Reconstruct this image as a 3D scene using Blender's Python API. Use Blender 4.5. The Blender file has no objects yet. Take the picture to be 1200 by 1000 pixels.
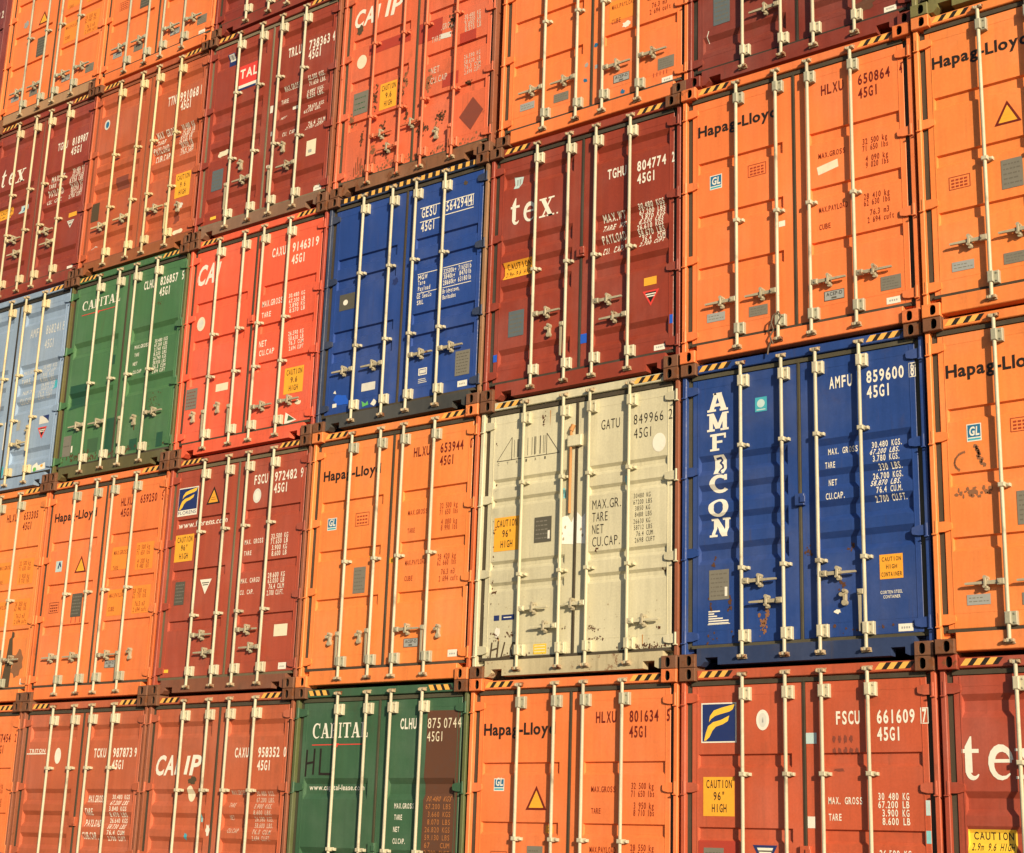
import bpy, math, random
from mathutils import Vector
from mathutils.geometry import tessellate_polygon

random.seed(7)
scene = bpy.context.scene
COL = scene.collection
R = math.radians

# ------------------------------------------------------------------ camera
cam_d = bpy.data.cameras.new("camera")
cam = bpy.data.objects.new("camera", cam_d)
COL.objects.link(cam)
cam.location = (5.1654, -12.3294, 1.2010)
cam.rotation_euler = (1.8373, -0.0328, 0.6552)
cam_d.sensor_fit = 'HORIZONTAL'
cam_d.sensor_width = 36.0
cam_d.lens = 36.0 * 1840.34 / 1200.0
cam_d.clip_end = 3000
scene.camera = cam

# ------------------------------------------------------------------ light
SUN = Vector((1.45, -1.0, 0.52)).normalized()
ELEV = math.asin(SUN.z)
world = bpy.data.worlds.new("World")
scene.world = world
world.use_nodes = True
wn = world.node_tree
bg = wn.nodes['Background']
sky = wn.nodes.new('ShaderNodeTexSky')
sky.sky_type = 'NISHITA'
sky.sun_disc = False
sky.sun_elevation = ELEV
sky.sun_rotation = math.atan2(SUN.x, SUN.y)
wn.links.new(sky.outputs[0], bg.inputs[0])
bg.inputs[1].default_value = 0.065
sun_d = bpy.data.lights.new("sun", 'SUN')
sun_d.energy = 4.6
sun_d.angle = R(0.5)
sun_d.color = (1.0, 0.81, 0.54)
sun = bpy.data.objects.new("sun", sun_d)
COL.objects.link(sun)
sun.location = (20, -20, 20)
sun.rotation_euler = SUN.to_track_quat('Z', 'Y').to_euler()
vs = scene.view_settings
vs.view_transform = 'Standard'
vs.look = 'None'
vs.gamma = 1.0
vs.exposure = 0.44

# ------------------------------------------------------------------ materials
def N(nt, kind, **kw):
    n = nt.nodes.new(kind)
    for k, v in kw.items():
        setattr(n, k, v)
    return n

def noise(nt, vec, scale, detail=3.0, rough=0.55, dist=0.0):
    n = N(nt, 'ShaderNodeTexNoise')
    n.inputs['Scale'].default_value = scale
    n.inputs['Detail'].default_value = detail
    n.inputs['Roughness'].default_value = rough
    n.inputs['Distortion'].default_value = dist
    nt.links.new(vec, n.inputs['Vector'])
    return n.outputs['Fac']

def ramp(nt, fac, a, b, va=0.0, vb=1.0):
    m = N(nt, 'ShaderNodeMapRange', interpolation_type='SMOOTHSTEP')
    nt.links.new(fac, m.inputs[0])
    m.inputs[1].default_value = a; m.inputs[2].default_value = b
    m.inputs[3].default_value = va; m.inputs[4].default_value = vb
    return m.outputs[0]

def math_(nt, op, a, b):
    m = N(nt, 'ShaderNodeMath', operation=op)
    for i, x in enumerate((a, b)):
        if isinstance(x, (int, float)): m.inputs[i].default_value = x
        else: nt.links.new(x, m.inputs[i])
    return m.outputs[0]

def mixc(nt, fac, a, b):
    m = N(nt, 'ShaderNodeMix', data_type='RGBA')
    for i, x in ((0, fac), (6, a), (7, b)):
        if isinstance(x, (int, float)): m.inputs[i].default_value = x
        elif isinstance(x, tuple): m.inputs[i].default_value = (*x[:3], 1)
        else: nt.links.new(x, m.inputs[i])
    return m.outputs[2]

def coords(nt, seed, scale=(1, 1, 1)):
    tc = N(nt, 'ShaderNodeTexCoord')
    mp = N(nt, 'ShaderNodeMapping')
    mp.inputs['Location'].default_value = (seed * 7.31, seed * 3.17, seed * 5.77)
    mp.inputs['Scale'].default_value = scale
    nt.links.new(tc.outputs['Object'], mp.inputs[0])
    return mp.outputs[0], tc.outputs['Object']

MATS = {}
def paint(name, rgb, rust=0.15, dirt=0.25, seed=0.0, rough=0.42, low_rust=0.0, fade=0.25, metal=0.0, dent=0.10):
    """weathered painted steel: faded, streaked with dirt, rusting in patches"""
    if name in MATS: return MATS[name]
    m = bpy.data.materials.new(name); m.use_nodes = True
    nt = m.node_tree; bs = nt.nodes['Principled BSDF']
    v, raw = coords(nt, seed)
    vs_, _ = coords(nt, seed + 1.7, (9, 9, 0.55))
    big = noise(nt, v, 0.85, 3)
    streak = noise(nt, vs_, 1.6, 5, 0.6)
    fine = noise(nt, v, 48, 3, 0.6)
    k = math_(nt, 'MULTIPLY', ramp(nt, big, 0.3, 0.7, 0.90, 1.06), ramp(nt, streak, 0.3, 0.7, 0.93, 1.05))
    k = math_(nt, 'MULTIPLY', k, ramp(nt, fine, 0.3, 0.7, 0.95, 1.04))
    sc = N(nt, 'ShaderNodeVectorMath', operation='SCALE')
    light = tuple(min(1, c * 0.8 + 0.12) for c in rgb)
    fadef = ramp(nt, noise(nt, v, 1.3, 4, 0.6), 0.42, 0.75, 0.0, fade)
    base = mixc(nt, fadef, rgb, light)
    nt.links.new(base, sc.inputs[0]); nt.links.new(k, sc.inputs[3])
    col = sc.outputs[0]
    # dirt: blotches and thin runs down the sheet
    dirt *= 1.6
    d1 = ramp(nt, noise(nt, v, 2.3, 7, 0.68, 0.4), 0.54, 0.78, 0.0, dirt)
    d2 = ramp(nt, noise(nt, vs_, 2.4, 4, 0.6), 0.57, 0.80, 0.0, dirt * 0.9)
    d3 = ramp(nt, noise(nt, v, 85, 2, 0.7), 0.70, 0.78, 0.0, dirt * 1.2)
    dd = math_(nt, 'MAXIMUM', math_(nt, 'MAXIMUM', d1, d2), d3)
    col = mixc(nt, dd, col, (0.085, 0.060, 0.036))
    # rust
    rn = math_(nt, 'ADD', math_(nt, 'MULTIPLY', noise(nt, v, 9, 8, 0.72, 0.3), 0.62),
               math_(nt, 'MULTIPLY', noise(nt, v, 1.6, 3), 0.38))
    if low_rust:
        sep = N(nt, 'ShaderNodeSeparateXYZ'); nt.links.new(raw, sep.inputs[0])
        rn = math_(nt, 'ADD', rn, ramp(nt, sep.outputs[2], 0.02, 0.42, low_rust, 0.0))
    t = 0.74 - 0.31 * rust
    rf = ramp(nt, rn, t, t + 0.07)
    rc = mixc(nt, noise(nt, v, 22, 5, 0.7), (0.27, 0.085, 0.028), (0.050, 0.027, 0.017))
    col = mixc(nt, rf, col, rc)
    nt.links.new(col, bs.inputs['Base Color'])
    rr = math_(nt, 'ADD', ramp(nt, fine, 0.3, 0.7, rough - 0.06, rough + 0.08), math_(nt, 'MULTIPLY', rf, 0.35))
    nt.links.new(rr, bs.inputs['Roughness'])
    bs.inputs['Metallic'].default_value = metal
    bs.inputs['Specular IOR Level'].default_value = 0.35
    if dent:
        bp = N(nt, 'ShaderNodeBump'); bp.inputs['Strength'].default_value = dent
        bp.inputs['Distance'].default_value = 0.05
        hh = math_(nt, 'ADD', noise(nt, v, 2.6, 2), math_(nt, 'MULTIPLY', rf, 0.05))
        nt.links.new(hh, bp.inputs['Height']); nt.links.new(bp.outputs[0], bs.inputs['Normal'])
    MATS[name] = m
    return m

def ink(name, rgb, rough=0.5, wear=0.12):
    if name in MATS: return MATS[name]
    m = bpy.data.materials.new(name); m.use_nodes = True
    nt = m.node_tree; bs = nt.nodes['Principled BSDF']
    v, _ = coords(nt, 3.3)
    f = noise(nt, v, 14, 6, 0.7)
    dark = tuple(c * 0.72 + 0.02 for c in rgb)
    nt.links.new(mixc(nt, ramp(nt, f, 0.45, 0.75, 0.0, min(1, wear * 4)), rgb, dark), bs.inputs['Base Color'])
    bs.inputs['Roughness'].default_value = rough
    bs.inputs['Specular IOR Level'].default_value = 0.3
    MATS[name] = m
    return m

INK = {
    'white': ink('white_lettering_paint', (0.80, 0.78, 0.70)),
    'cream': ink('cream_lettering_paint', (0.78, 0.72, 0.55)),
    'fadedwhite': ink('faded_white_paint', (0.62, 0.50, 0.42)),
    'palewhite': ink('pale_worn_paint', (0.66, 0.66, 0.62)),
    'black': ink('black_lettering_paint', (0.022, 0.016, 0.014)),
    'maroon': ink('dark_red_lettering_paint', (0.15, 0.016, 0.010)),
    'ochre': ink('thin_red_lettering_paint', (0.24, 0.030, 0.012)),
    'brick': ink('thin_stencil_paint', (0.36, 0.052, 0.020)),
    'yellow': ink('yellow_sticker', (0.86, 0.41, 0.040)),
    'amber': ink('amber_sticker', (0.84, 0.38, 0.04)),
    'hazard': ink('hazard_yellow', (0.84, 0.45, 0.10)),
    'grey': ink('grey_plate', (0.20, 0.19, 0.16), 0.4),
    'platetext': ink('worn_plate_text', (0.145, 0.135, 0.11), 0.45),
    'darkgrey': ink('dark_grey_plate', (0.10, 0.095, 0.075), 0.4),
    'paper': ink('white_torn_paper', (0.90, 0.89, 0.85)),
    'slate': ink('blue_grey_plate', (0.115, 0.145, 0.165), 0.4),
    'steel': ink('pale_metal_plate', (0.34, 0.36, 0.36), 0.35),
    'navy': ink('navy_paint', (0.018, 0.035, 0.15)),
    'gold': ink('gold_paint', (0.88, 0.56, 0.06)),
    'cyan': ink('turquoise_sticker', (0.06, 0.40, 0.52)),
    'teal': ink('teal_sticker', (0.02, 0.16, 0.33)),
    'paleblue': ink('pale_blue_sticker', (0.50, 0.66, 0.68)),
    'blue': ink('bright_blue_tape', (0.02, 0.11, 0.62)),
    'red': ink('red_sticker', (0.72, 0.06, 0.05)),
    'green': ink('green_sticker', (0.12, 0.45, 0.13)),
    'ltorange': ink('orange_repaint', (0.84, 0.27, 0.045)),
    'redpatch': ink('red_repaint', (0.42, 0.055, 0.035)),
    'brownpatch': ink('brown_primer_patch', (0.115, 0.050, 0.030), 0.7, 0.2),
    'greenpatch': ink('dark_green_repaint', (0.022, 0.085, 0.052)),
    'greenpatch2': ink('grey_green_repaint', (0.05, 0.12, 0.06)),
    'brickpatch': ink('brick_repaint', (0.22, 0.06, 0.04)),
    'scuff': ink('grey_scuff', (0.26, 0.12, 0.06), 0.7, 0.25),
    'rustspot': ink('rust_spot', (0.10, 0.042, 0.020), 0.85, 0.25),
    'scuffpale': ink('pale_grey_grime', (0.42, 0.36, 0.24), 0.7, 0.25),
    'rustrun': ink('orange_rust_streak', (0.50, 0.22, 0.06), 0.8, 0.25),
    'dullamber': ink('dull_amber_stencil', (0.45, 0.17, 0.05), 0.6, 0.2),
    'soot': ink('black_smear', (0.085, 0.060, 0.035), 0.8, 0.25),
    'tealtape': ink('turquoise_tape', (0.25, 0.60, 0.66)),
}
RUBBER = paint('weathered_door_rubber', (0.060, 0.048, 0.032), 0.0, 0.5, 2.0, 0.8, dent=0)
HOLE_SHADE = ink('dark_inside', (0.012, 0.010, 0.009), 0.9)  # near-black colour stands in for shade inside the corner casting holes
ZINC = paint('galvanised_steel', (0.52, 0.485, 0.365), 0.20, 0.5, 4.0, 0.45, fade=0.2, dent=0)
ZINC2 = paint('dull_galvanised_steel', (0.36, 0.36, 0.28), 0.25, 0.5, 5.0, 0.45, fade=0.2, dent=0)
HANDLE = paint('worn_handle_steel', (0.40, 0.36, 0.26), 0.48, 0.5, 6.0, 0.5, dent=0)
CAMEND = paint('rusty_cam_steel', (0.42, 0.33, 0.22), 0.75, 0.5, 7.0, 0.6, dent=0)
RUSTY = paint('rusted_casting', (0.175, 0.075, 0.040), 0.58, 0.45, 8.0, 0.7, dent=0.2)
RUSTY2 = paint('brown_rusted_post', (0.27, 0.085, 0.042), 0.55, 0.45, 9.0, 0.65, dent=0.2)
INSIDE = paint('dark_box_paint', (0.10, 0.045, 0.03), 0.3, 0.3, 10.0, 0.6, dent=0)

# ------------------------------------------------------------------ mesh helpers
class MB:
    def __init__(s):
        s.v = []; s.f = []; s.m = []; s.mats = []
    def mi(s, mat):
        if mat not in s.mats: s.mats.append(mat)
        return s.mats.index(mat)
    def face(s, pts, mat=None):
        i = len(s.v); s.v += [tuple(p) for p in pts]
        s.f.append(tuple(range(i, i + len(pts)))); s.m.append(s.mi(mat))
    def box(s, x0, y0, z0, x1, y1, z1, mat=None, ch=0.0):
        """box with the four front (low-y) edges chamfered by ch"""
        b = len(s.v); k = s.mi(mat)
        if ch <= 0:
            s.v += [(x0,y0,z0),(x1,y0,z0),(x1,y1,z0),(x0,y1,z0),(x0,y0,z1),(x1,y0,z1),(x1,y1,z1),(x0,y1,z1)]
            fs = [(0,1,5,4),(1,2,6,5),(2,3,7,6),(3,0,4,7),(4,5,6,7),(3,2,1,0)]
        else:
            s.v += [(x0+ch,y0,z0+ch),(x1-ch,y0,z0+ch),(x1-ch,y0,z1-ch),(x0+ch,y0,z1-ch),
                    (x0,y0+ch,z0),(x1,y0+ch,z0),(x1,y0+ch,z1),(x0,y0+ch,z1),
                    (x0,y1,z0),(x1,y1,z0),(x1,y1,z1),(x0,y1,z1)]
            fs = [(0,1,2,3),(4,5,1,0),(5,6,2,1),(6,7,3,2),(7,4,0,3),(8,9,5,4),(9,10,6,5),(10,11,7,6),(11,8,4,7),(11,10,9,8)]
        s.f += [tuple(b + i for i in f) for f in fs]; s.m += [k] * len(fs)
    def prism(s, poly, y0, y1, mat=None):
        """outline in (x,z), extruded from y0 to y1"""
        n = len(poly); b = len(s.v); k = s.mi(mat)
        s.v += [(x, y0, z) for x, z in poly] + [(x, y1, z) for x, z in poly]
        tris = tessellate_polygon([[Vector((x, z, 0)) for x, z in poly]])
        for t in tris:
            s.f.append(tuple(b + i for i in t)); s.m.append(k)
            s.f.append(tuple(b + n + i for i in reversed(t))); s.m.append(k)
        for i in range(n):
            j = (i + 1) % n
            s.f.append((b + i, b + j, b + n + j, b + n + i)); s.m.append(k)
    def tube(s, p, q, r, seg=12, mat=None, cap=True, r2=None):
        p = Vector(p); q = Vector(q); d = (q - p).normalized()
        a = d.orthogonal().normalized(); c = d.cross(a)
        b = len(s.v); k = s.mi(mat); r2 = r if r2 is None else r2
        for o, rr in ((p, r), (q, r2)):
            for i in range(seg):
                t = 2 * math.pi * i / seg
                s.v.append(tuple(o + a * (rr * math.cos(t)) + c * (rr * math.sin(t))))
        for i in range(seg):
            j = (i + 1) % seg
            s.f.append((b + i, b + j, b + seg + j, b + seg + i)); s.m.append(k)
        if cap:
            s.f.append(tuple(b + i for i in reversed(range(seg)))); s.m.append(k)
            s.f.append(tuple(b + seg + i for i in range(seg))); s.m.append(k)
    def mesh(s, name, smooth=False):
        me = bpy.data.meshes.new(name)
        me.from_pydata(s.v, [], s.f)
        for mt in s.mats:
            me.materials.append(mt)
        for i, p in enumerate(me.polygons):
            p.material_index = s.m[i]
            p.use_smooth = smooth
        import bmesh as _b
        bm = _b.new(); bm.from_mesh(me)
        if not getattr(s, 'flat_front', False):
            _b.ops.recalc_face_normals(bm, faces=bm.faces)
        else:
            for f in bm.faces:
                if f.normal.y > 0: f.normal_flip()
        bm.to_mesh(me); bm.free()
        if smooth:
            try: me.set_sharp_from_angle(angle=R(38))
            except Exception: pass
        return me

def put(name, me, parent=None, mat=None):
    o = bpy.data.objects.new(name, me)
    COL.objects.link(o)
    if parent is not None: o.parent = parent
    if mat is not None:
        if not me.materials: me.materials.append(None)
        o.material_slots[0].link = 'OBJECT'
        o.material_slots[0].material = mat
    return o

MESH = {}
def shared(key, fn):
    if key not in MESH: MESH[key] = fn()
    return MESH[key]

# ------------------------------------------------------------------ door relief
W, H = 2.438, 2.896
DY = 0.070            # outer face of the doors behind the casting face
LX = (0.165, 1.098)   # pressed part of the left / right door
RX = (1.382, 2.283)
def flats(tops, h=0.122, st=0.009, sb=0.026, d=0.026, sl=0.008): return [(t - h, t, sb, st, sl, 0.010, d) for t in tops]
def waves(tops, h=0.190, s=0.053, d=0.036): return [(t - h, t, s, s, 0.010, 0.014, d) for t in tops]
PROFILE = {
    'three': flats([2.075, 1.512, 0.967]),
    'three_b': flats([2.128, 1.498, 0.878]),
    'three_c': flats([2.035, 1.530, 1.045]),
    'pairs': flats([2.050, 1.842, 1.188, 0.966], 0.100, 0.030, 0.034, 0.026),
    'pairs_b': flats([2.108, 1.850, 1.205, 0.952], 0.125, 0.014, 0.018),
    'wave': waves([2.580, 1.812, 1.545, 1.278, 0.562]),
    'wave_four': waves([1.983, 1.700, 1.420, 1.133]),
    'wave_two': waves([1.930, 1.215], 0.22, 0.060),
}
def recess(prof, u, v):
    x0, x1 = LX if u < 1.22 else RX
    if u <= x0 or u >= x1: return 0.0
    for z0, z1, sb, st, sl, sr, d in PROFILE[prof]:
        if z0 < v < z1:
            return d * min(1.0, (u - x0) / sl, (x1 - u) / sr, (v - z0) / sb, (z1 - v) / st)
    return 0.0

def door_mesh(prof, side):
    x0, x1 = LX if side == 'L' else RX
    ex0, ex1 = (0.098, 1.205) if side == 'L' else (1.233, 2.340)
    zb, zt = 0.205, 2.733
    mb = MB()
    P = lambda u, y, v: (u, y, v)
    pk = sorted(PROFILE[prof], key=lambda p: p[0])
    c = 0.004
    # side frames and strips between the pressings
    def q(a, b, d, e): mb.face([a, b, d, e])
    q((ex0 + c, DY, zb + c), (x0, DY, zb + c), (x0, DY, zt - c), (ex0 + c, DY, zt - c))
    q((x1, DY, zb + c), (ex1 - c, DY, zb + c), (ex1 - c, DY, zt - c), (x1, DY, zt - c))
    z = zb + c
    for z0, z1, sb, st, sl, sr, dp in pk:
        q((x0, DY, z), (x1, DY, z), (x1, DY, z0), (x0, DY, z0))
        a = DY + dp
        i0, i1, j0, j1 = x0 + sl, x1 - sr, z0 + sb, z1 - st
        q((i0, a, j0), (i1, a, j0), (i1, a, j1), (i0, a, j1))
        q((x0, DY, z0), (x1, DY, z0), (i1, a, j0), (i0, a, j0))
        q((i0, a, j1), (i1, a, j1), (x1, DY, z1), (x0, DY, z1))
        q((x0, DY, z0), (i0, a, j0), (i0, a, j1), (x0, DY, z1))
        q((i1, a, j0), (x1, DY, z0), (x1, DY, z1), (i1, a, j1))
        z = z1
    q((x0, DY, z), (x1, DY, z), (x1, DY, zt - c), (x0, DY, zt - c))
    # chamfered rim and thickness
    o = [(ex0, zb), (ex1, zb), (ex1, zt), (ex0, zt)]
    i = [(ex0 + c, zb + c), (ex1 - c, zb + c), (ex1 - c, zt - c), (ex0 + c, zt - c)]
    for k in range(4):
        l = (k + 1) % 4
        q((o[k][0], DY + c, o[k][1]), (o[l][0], DY + c, o[l][1]), (i[l][0], DY, i[l][1]), (i[k][0], DY, i[k][1]))
        q((o[k][0], DY + 0.055, o[k][1]), (o[l][0], DY + 0.055, o[l][1]), (o[l][0], DY + c, o[l][1]), (o[k][0], DY + c, o[k][1]))
    mb.face([(ex0, DY + 0.055, zb), (ex1, DY + 0.055, zb), (ex1, DY + 0.055, zt), (ex0, DY + 0.055, zt)])
    # thin weld seams at the ends of the pressed sheet
    for zz in (2.642, 0.330):
        mb.box(x0, DY - 0.0018, zz, x1, DY + 0.01, zz + 0.007)
    ed = x0 - 0.012 if side == 'L' else x1 + 0.006
    mb.box(ed, DY - 0.0035, zb + 0.01, ed + 0.006, DY + 0.01, zt - 0.01)
    me = mb.mesh('door')
    return me

# ------------------------------------------------------------------ marks on the doors
GL = {}
def glyph(ch, bold):
    k = (ch, bold)
    if k in GL: return GL[k]
    cu = bpy.data.curves.new('glyph', 'FONT')
    cu.body = ch; cu.size = 1.0; cu.offset = bold; cu.resolution_u = 3
    ob = bpy.data.objects.new('glyph', cu)
    me = bpy.data.meshes.new_from_object(ob)
    vs_ = [(v.co.x, v.co.y) for v in me.vertices]
    tris = []
    for p in me.polygons:
        ix = list(p.vertices)
        for a in range(1, len(ix) - 1):
            tris.append([vs_[ix[0]], vs_[ix[a]], vs_[ix[a + 1]]])
    bpy.data.objects.remove(ob); bpy.data.curves.remove(cu); bpy.data.meshes.remove(me)
    xs = [x for t in tris for x, y in t] or [0, 0.3]
    GL[k] = (tris, min(xs), max(xs))
    return GL[k]

CAPH = None
def cap_h():
    global CAPH
    if CAPH is None:
        t = glyph('H', 0.0)[0]
        CAPH = max(y for tr in t for x, y in tr)
    return CAPH

class Marks:
    """flat paint and stickers that follow the pressed relief of one container's doors"""
    SPLIT = ('repaint_patch', 'tape_strip', 'torn_paper', 'dark_smudge', 'rust_runs')
    def __init__(s, prof, du=0.0):
        s.prof = prof; s.parts = {}; s.n = 0; s.du = du
        zs = set(); xs = {'L': set(), 'R': set()}
        for z0, z1, sb, st, sl, sr, d in PROFILE[prof]:
            zs |= {z0, z0 + sb, z1 - st, z1}
            xs['L'] |= {LX[0], LX[0] + sl, LX[1] - sr, LX[1]}
            xs['R'] |= {RX[0], RX[0] + sl, RX[1] - sr, RX[1]}
        s.zs = sorted(zs); s.xs = {k: sorted(v) for k, v in xs.items()}
    def part(s, name):
        s.n += 1
        s.cur = (name, s.n)
        return s
    def fresh(s):
        if s.cur[0] in s.SPLIT: s.part(s.cur[0])
    def _clip(s, polys, ax, cuts):
        for c in cuts:
            out = []
            for p in polys:
                lo = min(q[ax] for q in p); hi = max(q[ax] for q in p)
                if hi <= c + 1e-6 or lo >= c - 1e-6: out.append(p); continue
                A, B = [], []
                n = len(p)
                for i in range(n):
                    a, b = p[i], p[(i + 1) % n]
                    (A if a[ax] <= c else B).append(a)
                    if (a[ax] - c) * (b[ax] - c) < 0:
                        t = (c - a[ax]) / (b[ax] - a[ax])
                        m = (a[0] + (b[0] - a[0]) * t, a[1] + (b[1] - a[1]) * t)
                        A.append(m); B.append(m)
                    elif a[ax] == c:
                        B.append(a)
                if len(A) > 2: out.append(A)
                if len(B) > 2: out.append(B)
            polys = out
        return polys
    def tri(s, polys, colour, layer=0.0, side=None):
        """convex polygons in door coordinates"""
        if s.du: polys = [[(q[0] + s.du, q[1]) for q in p] for p in polys]
        u = sum(q[0] for q in polys[0]) / len(polys[0])
        side = side or ('L' if u < 1.222 else 'R')
        key = (s.cur, side)
        if key not in s.parts:
            s.parts[key] = MB(); s.parts[key].flat_front = True
        mb = s.parts[key]
        lo = min(q[1] for p in polys for q in p); hi = max(q[1] for p in polys for q in p)
        cz = [z for z in s.zs if lo < z < hi]
        inside = bool(cz) or recess(s.prof, u, (lo + hi) / 2) > 0
        if inside:
            polys = s._clip(polys, 1, cz)
            l = min(q[0] for p in polys for q in p); h = max(q[0] for p in polys for q in p)
            polys = s._clip(polys, 0, [x for x in s.xs[side] if l < x < h])
        e = 0.0022 + layer * 0.0007
        for p in polys:
            cx = sum(q[0] for q in p) / len(p); cy = sum(q[1] for q in p) / len(p)
            mb.face([(q[0], DY + recess(s.prof, q[0] + (cx - q[0]) * 1e-4, q[1] + (cy - q[1]) * 1e-4) - e, q[1]) for q in p], INK[colour])
    def poly(s, pts, colour, layer=0.0):
        s.fresh()
        if len(pts) > 3:
            t = tessellate_polygon([[Vector((x, z, 0)) for x, z in pts]])
            s.tri([[pts[i] for i in k] for k in t], colour, layer)
        else: s.tri([list(pts)], colour, layer)
    def rect(s, u0, v0, u1, v1, colour, layer=0.0):
        s.fresh()
        s.tri([[(u0, v0), (u1, v0), (u1, v1), (u0, v1)]], colour, layer)
    def disc(s, u, v, ru, rv, colour, layer=0.0, seg=20):
        s.tri([[(u + ru * math.cos(2 * math.pi * i / seg), v + rv * math.sin(2 * math.pi * i / seg)) for i in range(seg)]], colour, layer)
    def line(s, pts, w, colour, layer=0.0):
        for k, (a, b) in enumerate(zip(pts, pts[1:])):
            dx, dz = b[0] - a[0], b[1] - a[1]; l = math.hypot(dx, dz) or 1
            nx, nz = -dz / l * w / 2, dx / l * w / 2
            ex, ez = dx / l * w * 0.3, dz / l * w * 0.3
            s.tri([[(a[0] + nx - ex, a[1] + nz - ez), (a[0] - nx - ex, a[1] - nz - ez), (b[0] - nx + ex, b[1] - nz + ez), (b[0] + nx + ex, b[1] + nz + ez)]], colour, layer + 0.12 * (k % 2))
    def frame(s, u0, v0, u1, v1, w, colour, layer=0.0):
        s.rect(u0, v0, u1, v0 + w, colour, layer); s.rect(u0, v1 - w, u1, v1, colour, layer)
        s.rect(u0, v0 + w, u0 + w, v1 - w, colour, layer); s.rect(u1 - w, v0 + w, u1, v1 - w, colour, layer)
    def blot(s, u, v, ru, rv, colour, seed=0, layer=0.0, n=17):
        rg = random.Random(seed)
        pts = []
        for i in range(n):
            a = 2 * math.pi * i / n; k = rg.uniform(0.62, 1.12)
            pts.append((u + ru * k * math.cos(a), v + rv * k * math.sin(a)))
        s.poly(pts, colour, layer)
    def spatter(s, u, v, ru, rv, colour, seed=0, n=14, r=0.012, layer=0.2):
        rg = random.Random(seed)
        for k in range(n):
            a = u + rg.gauss(0, ru * 0.45); b = v + rg.gauss(0, rv * 0.45); q = r * rg.uniform(0.25, 1.25)
            m = 9; pts = []
            for i in range(m):
                t = 2 * math.pi * i / m; w = rg.uniform(0.5, 1.25)
                pts.append((a + q * w * math.cos(t), b + q * 1.3 * w * math.sin(t)))
            s.tri([[pts[i] for i in t_] for t_ in tessellate_polygon([[Vector((x, z, 0)) for x, z in pts]])], colour, layer + 0.15 * (k % 6))
    def text(s, body, u0, u1, v, h, colour='white', bold=0.0, mono=False, shear=0.0, layer=0.6, gap=0.12):
        """body fitted between u0 and u1, baseline v, capital height h"""
        ch = cap_h()
        items = []; x = 0.0
        for c in body:
            if c == ' ':
                x += 0.62 if mono else 0.30; continue
            tr, a, b = glyph(c, bold)
            if mono:
                narrow = c in '1I.,:!-\'"'
                cw = 0.62
                tw = min(0.50, (b - a)) if not narrow else min(b - a, 0.26)
                if c in '.,': cw = 0.30; tw = b - a
                o = x + (cw - tw) / 2
                items.append((tr, a, tw / max(b - a, 1e-6), o)); x += cw
            else:
                items.append((tr, a, 1.0, x)); x += (b - a) + gap
        total = (x - (0.12 if mono else gap)) or 1
        sx = (u1 - u0) / total; sz = h / ch
        out = []
        for tr, a, k, o in items:
            for t in tr:
                out.append([(u0 + ((p[0] - a) * k + o) * sx + shear * p[1] * sz, v + p[1] * sz) for p in t])
        if out: s.tri(out, colour, layer, 'L' if (u0 + u1) / 2 < 1.222 else 'R')
    def strokes(s, pieces, u0, v0, w, h, colour, layer=0.6, shear=0.0):
        """own letter shapes: convex pieces in a unit box"""
        for k, p in enumerate(pieces):
            s.tri([[(u0 + x * w + shear * z * h, v0 + z * h) for x, z in q] for q in p], colour, layer + 0.25 * (k % 5), 'L' if u0 < 1.2 else 'R')
    def build(s, doors):
        for ((name, n), side), mb in s.parts.items():
            put(name, mb.mesh(name), doors[side])

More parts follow.
